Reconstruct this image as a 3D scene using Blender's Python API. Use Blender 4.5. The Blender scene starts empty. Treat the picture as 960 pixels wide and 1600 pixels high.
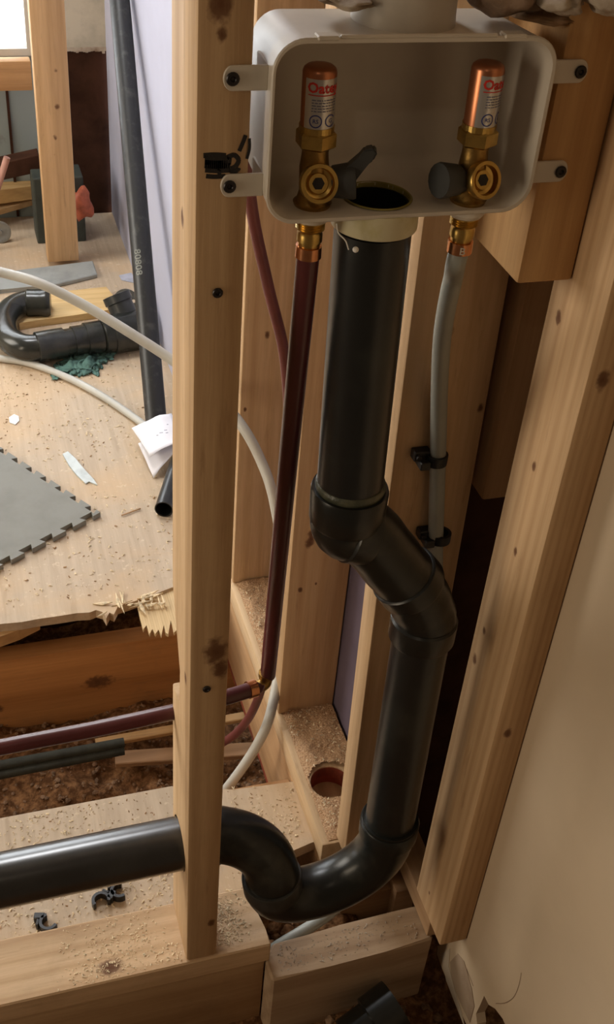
import bpy, bmesh, math, random
from mathutils import Vector, Matrix, noise
PI = math.pi
random.seed(7)
S = bpy.context.scene
COL = S.collection

# ------------------------------------------------------------------ camera, world, lights, exposure
PITCH, YAW, ROLL, FPX = .66369988, .34083031, .09098054, 1775.46
CAM = Vector((0, -.76, 1.336))
def cam_axes():
    cp, sp, cy, sy = math.cos(PITCH), math.sin(PITCH), math.cos(YAW), math.sin(YAW)
    f = Vector((sy*cp, cy*cp, -sp)); r = Vector((cy, -sy, 0)); u = r.cross(f)
    c, s = math.cos(ROLL), math.sin(ROLL)
    return c*r + s*u, -s*r + c*u, f
RT, UP, FW = cam_axes()
cd = bpy.data.cameras.new('camera'); co = bpy.data.objects.new('camera', cd); COL.objects.link(co)
cd.sensor_fit = 'VERTICAL'; cd.sensor_height = 36; cd.sensor_width = 36; cd.lens = FPX/1600*36
cd.clip_start = .01; cd.clip_end = 60
m = Matrix.Identity(4)
for i in range(3):
    m[i][0], m[i][1], m[i][2], m[i][3] = RT[i], UP[i], -FW[i], CAM[i]
co.matrix_world = m
S.camera = co

S.view_settings.view_transform = 'Standard'; S.view_settings.look = 'None'
S.view_settings.exposure = 0.0; S.view_settings.gamma = 1; S.view_settings.use_curve_mapping = False

w = bpy.data.worlds.new('world'); S.world = w; w.use_nodes = True
nt = w.node_tree; bg = nt.nodes['Background']
tc = nt.nodes.new('ShaderNodeTexCoord'); sx = nt.nodes.new('ShaderNodeSeparateXYZ'); rp = nt.nodes.new('ShaderNodeValToRGB')
nt.links.new(tc.outputs['Generated'], sx.inputs[0]); nt.links.new(sx.outputs['Y'], rp.inputs[0]); nt.links.new(rp.outputs[0], bg.inputs[0])
rp.color_ramp.elements[0].position = .35; rp.color_ramp.elements[0].color = (.078, .052, .032, 1)   # the room behind the camera
rp.color_ramp.elements[1].position = .6; rp.color_ramp.elements[1].color = (6.5, 6.8, 7.0, 1)   # daylight outside the far window
bg.inputs[1].default_value = 1.0

def area(name, loc, target, sx_, sy_, power, color):
    l = bpy.data.lights.new(name, 'AREA'); l.shape = 'RECTANGLE'; l.size = sx_; l.size_y = sy_; l.energy = power; l.color = color
    o = bpy.data.objects.new(name, l); COL.objects.link(o); o.location = loc
    o.rotation_euler = (Vector(target)-Vector(loc)).to_track_quat('-Z', 'Y').to_euler()
    return o
area('window_daylight', (-1.75, 1.55, 1.15), (.4, .5, 0), 1.1, 1.2, 34, (1, .93, .82))
area('added_top_light', (-.08, 1.85, 2.15), (.1, .2, .2), .55, .42, 19, (.97, .98, 1))  # added lamp below the ceiling, brightens top faces and gives the drain arm its highlight
area('near_window_daylight', (-1.9, -.38, 1.0), (.5, -.2, .5), .5, 1.2, 14, (1, .82, .60))
area('room_lamp', (-.55, -1.25, 2.3), (.35, 0, .4), .08, .08, .75, (1, .80, .58))
sl = bpy.data.lights.new('sun', 'SUN'); sl.energy = 0.0; sl.angle = .01

# ------------------------------------------------------------------ helpers
def at(x, y, X=None, Y=None, Z=None):
    """point of the place that photograph pixel (x, y) shows, on one known plane"""
    d = FW + RT*((x-480)/FPX) - UP*((y-800)/FPX)
    if X is not None: t = (X-CAM.x)/d.x
    elif Y is not None: t = (Y-CAM.y)/d.y
    else: t = (Z-CAM.z)/d.z
    return CAM + d*t
def V(*a): return Vector(a)

def tag(o, label=None, cat=None, group=None, kind=None):
    if label: o['label'] = label
    if cat: o['category'] = cat
    if group: o['group'] = group
    if kind: o['kind'] = kind
    return o
def obj(name, bm, mat, parent=None, loc=None, smooth=False):
    me = bpy.data.meshes.new(name)
    bmesh.ops.recalc_face_normals(bm, faces=bm.faces)
    if loc is None:
        if parent is not None: loc = Vector((0, 0, 0))
        else:
            b0 = [min(v.co[i] for v in bm.verts) for i in range(3)]; b1 = [max(v.co[i] for v in bm.verts) for i in range(3)]
            loc = Vector(((b0[0]+b1[0])/2, (b0[1]+b1[1])/2, b0[2]))
    loc = Vector(loc)
    off = loc if parent is None else parent_world(parent)+loc
    for v in bm.verts: v.co -= off
    bm.to_mesh(me); bm.free()
    o = bpy.data.objects.new(name, me); COL.objects.link(o)
    o.location = loc
    if parent is not None: o.parent = parent
    me.materials.append(mat)
    if smooth: me.shade_smooth() if hasattr(me, 'shade_smooth') else [setattr(p, 'use_smooth', True) for p in me.polygons]
    if smooth == 'auto': me.set_sharp_from_angle(angle=math.radians(38))
    return o
def parent_world(p):
    v = Vector((0, 0, 0))
    while p is not None: v += p.location; p = p.parent
    return v
def empty(name, loc, label, cat, group=None):
    o = bpy.data.objects.new(name, None); COL.objects.link(o); o.location = loc; o.empty_display_size = .02
    return tag(o, label, cat, group)
def box(bm, x0, x1, y0, y1, z0, z1, bev=0, seg=2):
    r = bmesh.ops.create_cube(bm, size=1)['verts']
    for v in r: v.co = Vector(((x0+x1)/2+v.co.x*(x1-x0), (y0+y1)/2+v.co.y*(y1-y0), (z0+z1)/2+v.co.z*(z1-z0)))
    if bev:
        es = {e for v in r for e in v.link_edges}
        bmesh.ops.bevel(bm, geom=list(es), offset=bev, segments=seg, profile=.5, affect='EDGES')
    return bm
def prism(bm, pts, z0, z1, mapf=None):
    """polygon outline (list of 2D) extruded z0..z1"""
    f = mapf or (lambda a, b, c: Vector((a, b, c)))
    lo = [bm.verts.new(f(p[0], p[1], z0)) for p in pts]; hi = [bm.verts.new(f(p[0], p[1], z1)) for p in pts]
    n = len(pts)
    bm.faces.new(lo[::-1]); bm.faces.new(hi)
    for i in range(n): bm.faces.new((lo[i], lo[(i+1) % n], hi[(i+1) % n], hi[i]))
    return bm
def frame_of(d):
    d = d.normalized(); a = Vector((0, 0, 1)) if abs(d.z) < .9 else Vector((1, 0, 0))
    u = d.cross(a).normalized(); return u, d.cross(u).normalized()
def catmull(P, n=8):
    out = []
    for i in range(len(P)-1):
        p0 = P[i-1] if i else P[0]*2-P[1]; p1 = P[i]; p2 = P[i+1]; p3 = P[i+2] if i+2 < len(P) else P[-1]*2-P[-2]
        for k in range(n):
            t = k/n
            out.append(.5*((2*p1)+(p2-p0)*t+(2*p0-5*p1+4*p2-p3)*t*t+(3*p1-p0-3*p2+p3)*t**3))
    out.append(P[-1].copy()); return out
def sweep(bm, pts, r, n=28, caps=True, hollow=0, fn=None):
    """tube along pts; r number or list; hollow = wall thickness of open ends"""
    rs = r if isinstance(r, (list, tuple)) else [r]*len(pts)
    d = (pts[1]-pts[0]); u, v = frame_of(d); rings = []
    for i, p in enumerate(pts):
        if i == 0: t = pts[1]-pts[0]
        elif i == len(pts)-1: t = pts[-1]-pts[-2]
        else: t = (pts[i+1]-pts[i]).normalized()+(pts[i]-pts[i-1]).normalized()
        if t.length < 1e-9: t = d
        t.normalize(); u = (u-t*u.dot(t)).normalized(); v = t.cross(u)
        rings.append([bm.verts.new(p+(u*math.cos(2*PI*k/n)+v*math.sin(2*PI*k/n))*rs[i]) for k in range(n)])
    for a, b in zip(rings, rings[1:]):
        for k in range(n): bm.faces.new((a[k], a[(k+1) % n], b[(k+1) % n], b[k]))
    for ring, sgn, p, t in ((rings[0], 1, pts[0], (pts[1]-pts[0]).normalized()), (rings[-1], -1, pts[-1], (pts[-2]-pts[-1]).normalized())):
        if not hollow:
            if caps: bm.faces.new(ring)
        else:
            rr = (ring[0].co-p).length; q = (rr-hollow)/rr
            i1 = [bm.verts.new(p+(x.co-p)*q) for x in ring]; i2 = [bm.verts.new(x.co+t*rr*2.2) for x in i1]
            for k in range(n):
                bm.faces.new((ring[k], ring[(k+1) % n], i1[(k+1) % n], i1[k])); bm.faces.new((i1[k], i1[(k+1) % n], i2[(k+1) % n], i2[k]))
            bm.faces.new(i2)
    return bm
def lathe(bm, prof, origin, axis, n=32, caps=True):
    """prof = [(distance along the axis, radius)]"""
    axis = Vector(axis).normalized(); u, v = frame_of(axis); origin = Vector(origin); rings = []
    for h, r in prof: rings.append([bm.verts.new(origin+axis*h+(u*math.cos(2*PI*k/n)+v*math.sin(2*PI*k/n))*max(r, 1e-5)) for k in range(n)])
    for a, b in zip(rings, rings[1:]):
        for k in range(n): bm.faces.new((a[k], a[(k+1) % n], b[(k+1) % n], b[k]))
    if caps: bm.faces.new(rings[0]); bm.faces.new(rings[-1])
    return bm
def cut(o, bm):
    """take the closed shape bm (world coordinates) out of object o"""
    bmesh.ops.recalc_face_normals(bm, faces=bm.faces)
    me = bpy.data.meshes.new('cut'); off = parent_world(o)
    for v in bm.verts: v.co -= off
    bm.to_mesh(me); bm.free(); c = bpy.data.objects.new('cut', me); COL.objects.link(c); c.location = off
    par = o.parent; lo = o.location.copy(); o.parent = None; o.location = off
    md = o.modifiers.new('b', 'BOOLEAN'); md.operation = 'DIFFERENCE'; md.object = c; md.solver = 'EXACT'
    bpy.context.view_layer.update()
    dg = bpy.context.evaluated_depsgraph_get(); nm = bpy.data.meshes.new_from_object(o.evaluated_get(dg))
    o.modifiers.clear(); old = o.data; o.data = nm; nm.name = old.name; bpy.data.meshes.remove(old)
    bpy.data.objects.remove(c); bpy.data.meshes.remove(me)
    o.location = lo
    if par is not None: o.parent = par

# ------------------------------------------------------------------ materials
def newmat(name):
    m = bpy.data.materials.new(name); m.use_nodes = True; return m, m.node_tree, m.node_tree.nodes['Principled BSDF']
def N(nt, t, **k):
    n = nt.nodes.new(t)
    for a, b in k.items(): setattr(n, a, b)
    return n
def noise_tex(nt, vec, scale, detail=4, rough=.55, dist=0):
    n = N(nt, 'ShaderNodeTexNoise'); n.inputs['Scale'].default_value = scale; n.inputs['Detail'].default_value = detail
    n.inputs['Roughness'].default_value = rough; n.inputs['Distortion'].default_value = dist; nt.links.new(vec, n.inputs['Vector']); return n.outputs['Fac']
def ramp(nt, fac, stops):
    r = N(nt, 'ShaderNodeValToRGB'); e = r.color_ramp.elements
    while len(e) < len(stops): e.new(.5)
    for q, (p, c) in zip(e, stops): q.position = p; q.color = (*c, 1) if len(c) == 3 else c
    nt.links.new(fac, r.inputs[0]); return r.outputs[0]
def mixc(nt, fac, a, b, mode='MIX'):
    n = N(nt, 'ShaderNodeMix', data_type='RGBA', blend_type=mode)
    for s, v in ((0, fac), (6, a), (7, b)):
        if hasattr(v, 'is_linked') or isinstance(v, bpy.types.NodeSocket): nt.links.new(v, n.inputs[s])
        elif s == 0: n.inputs[0].default_value = v
        else: n.inputs[s].default_value = (*v, 1)
    return n.outputs[2]
def mathn(nt, op, a, b=0, clamp=False):
    n = N(nt, 'ShaderNodeMath', operation=op, use_clamp=clamp)
    for s, v in ((0, a), (1, b)):
        if isinstance(v, bpy.types.NodeSocket): nt.links.new(v, n.inputs[s])
        else: n.inputs[s].default_value = v
    return n.outputs[0]
def objvec(nt, scale=(1, 1, 1), loc=(0, 0, 0)):
    t = N(nt, 'ShaderNodeTexCoord'); mp = N(nt, 'ShaderNodeMapping'); mp.inputs['Scale'].default_value = scale; mp.inputs['Location'].default_value = loc
    nt.links.new(t.outputs['Object'], mp.inputs[0]); return mp.outputs[0]
def bump(nt, p, h, strength=.3, dist=.002):
    b = N(nt, 'ShaderNodeBump'); b.inputs['Strength'].default_value = strength; b.inputs['Distance'].default_value = dist
    nt.links.new(h, b.inputs['Height']); nt.links.new(b.outputs[0], p.inputs['Normal'])

def wood(name, light=(.60, .42, .245), dark=(.40, .245, .12), axis=2, knots=(), seed=0, dirt=.25, rough=.68, ring=13):
    """sawn softwood, grain along axis, knots = (x, y, z, radius) in the object's own space"""
    m, nt, p = newmat(name)
    sc = [1, 1, 1]; sc[axis] = .045
    vec = objvec(nt, tuple(sc), (seed*1.37, seed*.71, seed*.33))
    wv = N(nt, 'ShaderNodeTexWave', wave_type='RINGS', rings_direction='XYZ'[axis]); wv.inputs['Scale'].default_value = ring
    wv.inputs['Distortion'].default_value = 5.5; wv.inputs['Detail'].default_value = 3; wv.inputs['Detail Scale'].default_value = .25*1.2; nt.links.new(vec, wv.inputs[0])
    n1 = noise_tex(nt, vec, 160, 4, .6); n2 = noise_tex(nt, vec, 16, 3)
    c = mixc(nt, mathn(nt, 'MULTIPLY', mathn(nt, 'POWER', wv.outputs['Fac'], 2.0), mathn(nt, 'MULTIPLY', noise_tex(nt, vec, 22, 2), .75)), light, dark)
    f = ramp(nt, n1, [(.35, (.84, .80, .76)), (.62, (1.05, 1.05, 1.05))]); c = mixc(nt, .55, c, f, 'MULTIPLY')
    f = ramp(nt, n2, [(.3, (.78, .73, .68)), (.65, (1.08, 1.08, 1.08))]); c = mixc(nt, .8, c, f, 'MULTIPLY')
    n3 = noise_tex(nt, objvec(nt, tuple(1 if i_ != axis else .12 for i_ in range(3)), (seed, 2, 3)), 70, 5, .7)
    c = mixc(nt, mathn(nt, 'MULTIPLY', ramp(nt, n3, [(.60, (0, 0, 0)), (.72, (1, 1, 1))]), .38), c, (.27, .15, .07))
    v0 = objvec(nt)
    g = ramp(nt, noise_tex(nt, v0, 9, 6, .65, .4), [(.55, (0, 0, 0)), (.80, (1, 1, 1))])
    c = mixc(nt, mathn(nt, 'MULTIPLY', g, dirt), c, (.24, .15, .085))
    nz = noise_tex(nt, v0, 120, 3)
    for (kx, ky, kz, kr) in knots:
        s3 = [1/kr]*3; s3[axis] *= .62
        mp = N(nt, 'ShaderNodeVectorMath', operation='SUBTRACT'); nt.links.new(v0, mp.inputs[0]); mp.inputs[1].default_value = (kx, ky, kz)
        ml = N(nt, 'ShaderNodeVectorMath', operation='MULTIPLY'); nt.links.new(mp.outputs[0], ml.inputs[0]); ml.inputs[1].default_value = s3
        ln = N(nt, 'ShaderNodeVectorMath', operation='LENGTH'); nt.links.new(ml.outputs[0], ln.inputs[0])
        d = mathn(nt, 'ADD', ln.outputs['Value'], mathn(nt, 'MULTIPLY', mathn(nt, 'SUBTRACT', nz, .5), 1.1))
        k = ramp(nt, d, [(0, (1, 1, 1)), (.55, (.85, .85, .85)), (.8, (.35, .35, .35)), (1, (0, 0, 0))])
        c = mixc(nt, k, c, (.13, .055, .025))
    nt.links.new(c, p.inputs['Base Color']); p.inputs['Roughness'].default_value = rough
    p.inputs['Specular IOR Level'].default_value = .25
    bump(nt, p, n1, .35, .0012)
    return m
def plain(name, col, rough=.5, metal=0, var=.12, scale=30, bmp=0, spec=.5, coat=0, col2=None, thr=(.45, .7)):
    m, nt, p = newmat(name); v = objvec(nt); n = noise_tex(nt, v, scale, 5, .6)
    b = col2 or tuple(x*(1-var*2.2) for x in col)
    c = ramp(nt, n, [(thr[0], col), (thr[1], b)])
    nt.links.new(c, p.inputs['Base Color']); p.inputs['Roughness'].default_value = rough; p.inputs['Metallic'].default_value = metal
    p.inputs['Specular IOR Level'].default_value = spec; p.inputs['Coat Weight'].default_value = coat
    if bmp: bump(nt, p, noise_tex(nt, v, scale*3, 4), bmp, .002)
    return m
M = dict(
    abs=plain('black_abs', (.011, .012, .012), .33, var=.0, scale=14, bmp=.06, col2=(.022, .024, .021), thr=(.48, .68)),
    abs_dusty=plain('dusty_abs', (.012, .013, .012), .30, scale=18, bmp=.12, col2=(.06, .057, .045), thr=(.52, .85)),
    glue=plain('abs_cement', (.05, .055, .035), .4, scale=60, bmp=.5, col2=(.11, .11, .07)),
    pvc=plain('white_plastic', (.63, .575, .49), .42, var=.06, scale=12, bmp=.04),
    pvc_dim=plain('milky_plastic', (.50, .45, .38), .45, var=.08, scale=16),
    collar=plain('primed_collar', (.60, .55, .36), .42, scale=22, col2=(.46, .40, .14), thr=(.5, .7)),
    primer=plain('primer_stain', (.26, .22, .05), .5, scale=50),
    brass=plain('brass', (.60, .40, .12), .3, metal=1, var=.15, scale=60, bmp=.05),
    brass_dark=plain('cast_brass', (.38, .23, .07), .42, metal=1, var=.2, scale=60, bmp=.15),
    copper=plain('copper', (.72, .32, .15), .24, metal=1, var=.1, scale=20),
    copper_dull=plain('dull_copper', (.55, .22, .11), .33, metal=.9, var=.1, scale=20),
    silver=plain('silver_label', (.62, .60, .58), .28, metal=.75, var=.05, scale=20),
    red_ink=plain('red_ink', (.62, .03, .02), .5), blue_ink=plain('blue_ink', (.03, .05, .25), .5), grey_ink=plain('grey_ink', (.16, .17, .26), .5),
    handle=plain('grey_handle', (.042, .044, .043), .5, var=.1, bmp=.05),
    pex=plain('maroon_pex', (.092, .020, .022), .30, var=.08, scale=18, spec=.6),
    pex_grey=plain('grey_pex', (.33, .345, .315), .42, var=.06, scale=14),
    pex_white=plain('pale_pex', (.56, .55, .50), .42, var=.06, scale=14),
    clip=plain('black_clip', (.012, .012, .013), .45),
    screw=plain('black_screw', (.022, .018, .018), .35, metal=.4),
    marker=plain('black_marker', (.010, .008, .008), .6, var=0),
    drywall=plain('drywall', (.56, .445, .315), .85, var=.03, scale=6, bmp=.03, spec=.15),
    plaster=plain('torn_plaster', (.44, .37, .29), .95, var=.25, scale=30, bmp=.8, col2=(.26, .18, .12)),
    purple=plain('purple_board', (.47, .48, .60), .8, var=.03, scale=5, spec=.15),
    purple_shaded=plain('purple_board_shaded', (.15, .12, .165), .8, var=.06, scale=10, spec=.15),  # same board as purple, its colour darkened for the shade between the studs
    mat=plain('grey_foam', (.27, .27, .245), .82, var=.05, scale=18, bmp=.1, spec=.2),
    paper=plain('white_paper', (.80, .80, .86), .7, var=.02, scale=20),
    teal=plain('teal_rag', (.11, .225, .19), .85, var=.3, scale=60, bmp=.3),
    foam=plain('pipe_foam', (.035, .038, .03), .85, var=.2, scale=50, bmp=.2),
    dirt=plain('dirt', (.11, .052, .023), 1, scale=75, bmp=1, col2=(.32, .17, .08), thr=(.42, .66), spec=.1),
    stone=plain('stone', (.27, .165, .095), .9, var=.25, scale=80),
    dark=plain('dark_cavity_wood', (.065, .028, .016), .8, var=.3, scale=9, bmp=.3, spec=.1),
    plastic_grey=plain('grey_trim', (.36, .38, .37), .6, var=.1, scale=20),
    orange=plain('orange_plastic', (.55, .14, .07), .5, var=.2, scale=40),
    red_hole=plain('red_primer', (.30, .055, .025), .8, var=.3, scale=30),
    alu=plain('galvanised', (.33, .33, .30), .45, metal=.7, scale=40),
    chip=plain('wood_chip', (.86, .70, .46), .8, var=.25, scale=90), chip2=plain('dark_chip', (.38, .22, .10), .8, var=.3, scale=90),
    windowframe=plain('window_frame_grey', (.30, .28, .25), .6),
    white=plain('white_bit', (.85, .85, .82), .6, var=.03),
    beige=plain('old_beige_wall', (.52, .47, .37), .85, var=.15, scale=9, bmp=.2),
    tealwall=plain('old_teal_board', (.30, .345, .33), .8, scale=7, col2=(.13, .11, .08), thr=(.56, .70)),
)
def ply_mat():
    m, nt, p = newmat('worn_plywood')
    v = objvec(nt, (1, .05, 1)); g = noise_tex(nt, v, 95, 5, .6); g2 = noise_tex(nt, objvec(nt, (1, .12, 1)), 42, 3, .5, .6)
    c = mixc(nt, .6, (.56, .455, .34), ramp(nt, g, [(.35, (.80, .76, .72)), (.65, (1.06, 1.05, 1.04))]), 'MULTIPLY')
    c = mixc(nt, mathn(nt, 'MULTIPLY', ramp(nt, g2, [(.60, (0, 0, 0)), (.70, (1, 1, 1))]), .35), c, (.30, .215, .14))
    v0 = objvec(nt)
    big = noise_tex(nt, v0, 3.6, 6, .6, .5)
    c = mixc(nt, mathn(nt, 'MULTIPLY', ramp(nt, big, [(.45, (0, 0, 0)), (.62, (1, 1, 1))]), .55), c, (.66, .46, .27))
    d = noise_tex(nt, v0, 34, 6, .7)
    c = mixc(nt, mathn(nt, 'MULTIPLY', ramp(nt, d, [(.62, (0, 0, 0)), (.74, (1, 1, 1))]), .3), c, (.34, .24, .15))
    d = noise_tex(nt, v0, 75, 4, .7)
    c = mixc(nt, mathn(nt, 'MULTIPLY', ramp(nt, d, [(.60, (0, 0, 0)), (.70, (1, 1, 1))]), .5), c, (.80, .68, .50))
    nt.links.new(c, p.inputs['Base Color']); p.inputs['Roughness'].default_value = .78; p.inputs['Specular IOR Level'].default_value = .25
    bump(nt, p, g, .4, .0015); return m
M['ply'] = ply_mat()
def sawdusty():
    m, nt, p = newmat('sawdust_covered_wood'); v = objvec(nt)
    c = ramp(nt, noise_tex(nt, v, 420, 5, .75), [(.34, (.30, .15, .07)), (.5, (.64, .39, .21)), (.68, (.84, .62, .40))])
    nt.links.new(c, p.inputs['Base Color']); p.inputs['Roughness'].default_value = .95; bump(nt, p, noise_tex(nt, v, 300, 5, .7), 1, .004); return m
M['sawdust'] = sawdusty()
M['arm'] = plain('shiny_abs', (.013, .014, .015), .26, scale=16, bmp=.05, coat=.5, col2=(.024, .025, .025)); M['arm'].node_tree.nodes['Principled BSDF'].inputs['Coat Roughness'].default_value = .3
M['arm'].node_tree.nodes['Principled BSDF'].inputs['Specular IOR Level'].default_value = .9
M['abs_dusty'].node_tree.nodes['Principled BSDF'].inputs['Specular IOR Level'].default_value = .42
M['scrap'] = wood('scrap_wood', (.66, .44, .22), (.42, .24, .10), 0, seed=4)
M['old'] = wood('old_dark_wood', (.30, .15, .07), (.16, .075, .035), 2, seed=6, dirt=.5)
M['old_x'] = wood('old_brown_wood', (.36, .22, .12), (.20, .11, .055), 0, seed=9, dirt=.6)

def board(name, x0, x1, y0, y1, z0, z1, mat, label=None, cat='lumber', group=None, parent=None, bev=.003, kind=None):
    bm = box(bmesh.new(), x0, x1, y0, y1, z0, z1, bev)
    o = obj(name, bm, mat, parent, smooth='auto')
    return tag(o, label, cat if parent is None and kind is None else None, group, kind)
def knots_for(x0, x1, y0, y1, z0, lst):
    c = Vector(((x0+x1)/2, (y0+y1)/2, z0)); return [(*(Vector(p)-c), r) for p, r in lst]

# ------------------------------------------------------------------ the setting
FZ = -.038                      # top of the plywood floor of the left room
# floor: plywood sheet whose front edge over the joist is broken
edge_px = [(-60, 984), (0, 975), (34, 972), (60, 967), (95, 962), (120, 958), (140, 957), (150, 953), (160, 956), (166, 966), (171, 957), (178, 960), (184, 948), (196, 944), (214, 938), (222, 932), (240, 929), (268, 918), (330, 905), (378, 900)]
pts = [tuple(at(x, y, Z=FZ).xy) for x, y in edge_px]
pts = [(-2.1, pts[0][1])]+pts+[(.47, pts[-1][1]), (.47, 2.34), (-2.1, 2.34)]
bm = prism(bmesh.new(), pts, FZ-.018, FZ); fl = obj('floor', bm, M['ply']); tag(fl, kind='structure')
pw_ = [tuple(at(x, y, Z=FZ-.03).xy) for x, y in [(-80, 1010), (0, 1003), (30, 992), (62, 976), (62, 960), (-80, 960)]]
tag(obj('broken_ply_wedge', prism(bmesh.new(), pw_, FZ-.042, FZ-.0182), M['scrap']), 'torn wedge of wood under the floor edge at the far left', 'board')
# lower ply of the sheet, showing its splintered end
pts2 = [(at(215, 944, Z=FZ-.012).x, at(215, 944, Z=FZ-.012).y+.02)]
rr = random.Random(3)
low = [(214, 944), (218, 962), (224, 985), (229, 978), (234, 992), (238, 984), (243, 992), (248, 985), (252, 994), (256, 978), (259, 990), (263, 992), (267, 970), (272, 990), (280, 982), (300, 975)]
pl = [tuple(at(x, y, Z=FZ-.008).xy) for x, y in low]
bm = prism(bmesh.new(), pl+[(pl[-1][0], pl[-1][1]+.10), (pl[0][0], pl[0][1]+.06)], FZ-.013, FZ-.006)
o = obj('splintered_ply', bm, wood('fresh_splinter', (.80, .62, .36), (.55, .36, .17), 1, seed=2, ring=80)); tag(o, 'pale splintered tongue of plywood hanging over the open joist bay', 'plywood')
bm = bmesh.new()
for k in range(26):
    x = rr.uniform(158, 268); y = 925+(268-x)*.22+rr.uniform(-6, 16) if k % 2 else 945+rr.uniform(-12, 8)
    a = at(x, y, Z=FZ+.001); L = rr.uniform(.012, .045); wd = rr.uniform(.0015, .004); ang = rr.uniform(-.35, .35)+(PI/2 if k % 2 == 0 else 0)
    d = Vector((math.cos(ang), math.sin(ang), rr.uniform(-.1, .12))); n = Vector((-d.y, d.x, 0))
    q = [a-d*L/2, a+n*wd, a+d*L/2+V(0, 0, .003), a-n*wd]
    lo_ = [bm.verts.new(p) for p in q]; hi_ = [bm.verts.new(p+V(0, 0, .0018)) for p in q]
    bm.faces.new(lo_[::-1]); bm.faces.new(hi_)
    for i in range(4): bm.faces.new((lo_[i], lo_[(i+1) % 4], hi_[(i+1) % 4], hi_[i]))
tag(obj('wood_splinter', bm, M['chip']), 'pale splinters standing along the broken plywood edge', 'splinters', kind='stuff')

def ground():
    bm = bmesh.new(); nx, ny = 110, 110
    g = []
    for j in range(ny+1):
        row = []
        for i in range(nx+1):
            x = -.9+1.75*i/nx; y = -.75+1.75*j/ny
            base = -.30 if y > .2 else -.30+.12*min(1, (.2-y)/.15)
            if y < .0: base = -.185
            z = base+.03*noise.noise(V(x*9, y*9, 0))+.016*noise.noise(V(x*30, y*30, 3))+.010*noise.noise(V(x*70, y*70, 5))
            row.append(bm.verts.new((x, y, z)))
        g.append(row)
    for j in range(ny):
        for i in range(nx): bm.faces.new((g[j][i], g[j][i+1], g[j+1][i+1], g[j+1][i]))
    return bm
tag(obj('dirt_ground', ground(), M['dirt'], smooth=True), 'reddish brown bare soil below the open joists', 'soil', kind='stuff')

def rock(bm, c, r, rnd):
    g = bmesh.ops.create_icosphere(bm, subdivisions=1, radius=r)['verts']
    s = V(rnd.uniform(.7, 1.3), rnd.uniform(.6, 1.1), rnd.uniform(.4, .8)); a = Matrix.Rotation(rnd.uniform(0, 6), 3, 'Z')
    for v in g:
        q = v.co*(1+.25*noise.noise(v.co*60+c*7)); v.co = Vector(c)+a @ Vector((q.x*s.x, q.y*s.y, q.z*s.z))
bm = bmesh.new(); rn = random.Random(5)
for k in range(1700):
    x, y = rn.uniform(-.12, .45), rn.uniform(.28, .74)
    z = -.30+.03*noise.noise(V(x*9, y*9, 0))+.016*noise.noise(V(x*30, y*30, 3)); rock(bm, V(x, y, z+.002), rn.choice([.0015, .002, .002, .003, .003, .004, .0055]), rn)
for k in range(160):
    x, y = rn.uniform(.2, .52), rn.uniform(-.16, -.03); rock(bm, V(x, y, -.185+.02*noise.noise(V(x*9, y*9, 0))), rn.choice([.003, .004, .006, .009]), rn)
tag(obj('gravel', bm, M['stone']), 'small pale stones and crumbs lying on the soil', 'gravel', kind='stuff')

def wallbox(name, *a, mat):
    return tag(obj(name, box(bmesh.new(), *a), mat), kind='structure')
# far wall, seen past the loose stud: beige plaster over dark wood, teal board below the window
BY = 2.34
wallbox('wall_back', .262, .43, BY, BY+.05, .415, 2.4, mat=M['beige'])
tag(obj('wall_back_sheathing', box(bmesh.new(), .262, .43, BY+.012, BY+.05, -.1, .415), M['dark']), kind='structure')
wallbox('wall_back_teal', -2.1, .262, BY+.01, BY+.05, -.1, .40, mat=M['tealwall'])
wallbox('wall_back_top', -2.1, .262, BY, BY+.05, 1.5, 2.4, mat=M['beige'])
wallbox('wall_back_side', -2.1, -.6, BY, BY+.05, .4, 1.5, mat=M['beige'])
o = tag(obj('trim_1', box(bmesh.new(), .035, .041, BY+.004, BY+.012, FZ, .33), M['dark']), kind='structure')
o = tag(obj('trim_2', box(bmesh.new(), .159, .166, BY+.004, BY+.012, FZ, .33), M['dark']), kind='structure')
bm = bmesh.new()     # ragged plaster edge
for k in range(26):
    x = .266+k*.0062; h = .004+.012*abs(noise.noise(V(k*.9, 0, 0))); box(bm, x, x+.0065, BY-.003, BY+.012, .415-h, .42)
tag(obj('trim_3', bm, M['plaster']), kind='structure')
def winframe():
    wn = tag(obj('window_1', box(bmesh.new(), .236, .262, BY-.01, BY+.05, .40, 1.5), M['windowframe']), kind='structure')
    for q in ((.222, .236, .40, 1.5), (-.6, -.575, .4, 1.5), (-.575, .222, .40, .418), (-.575, .222, 1.48, 1.5)):
        b = box(bmesh.new(), q[0], q[1], BY, BY+.04, q[2], q[3]); obj('window_frame', b, M['pvc'], wn)
    g, nt, p = newmat('window_glass'); p.inputs['Transmission Weight'].default_value = 1; p.inputs['Roughness'].default_value = .12; p.inputs['IOR'].default_value = 1.02
    p.inputs['Base Color'].default_value = (1, 1, 1, 1)
    obj('pane', box(bmesh.new(), -.575, .222, BY+.018, BY+.021, .418, 1.48), g, wn)
winframe()
# side wall of far room in purple board, side wall left, ceiling
wallbox('wall_right_far', .425, .44, .7195, BY, FZ, 2.4, mat=M['purple'])
wallbox('wall_left', -2.15, -2.1, -.2, BY, -.1, 2.4, mat=M['beige'])
wallbox('ceiling', -2.15, 1.2, -.2, BY+.05, 2.4, 2.45, mat=M['beige'])

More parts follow.
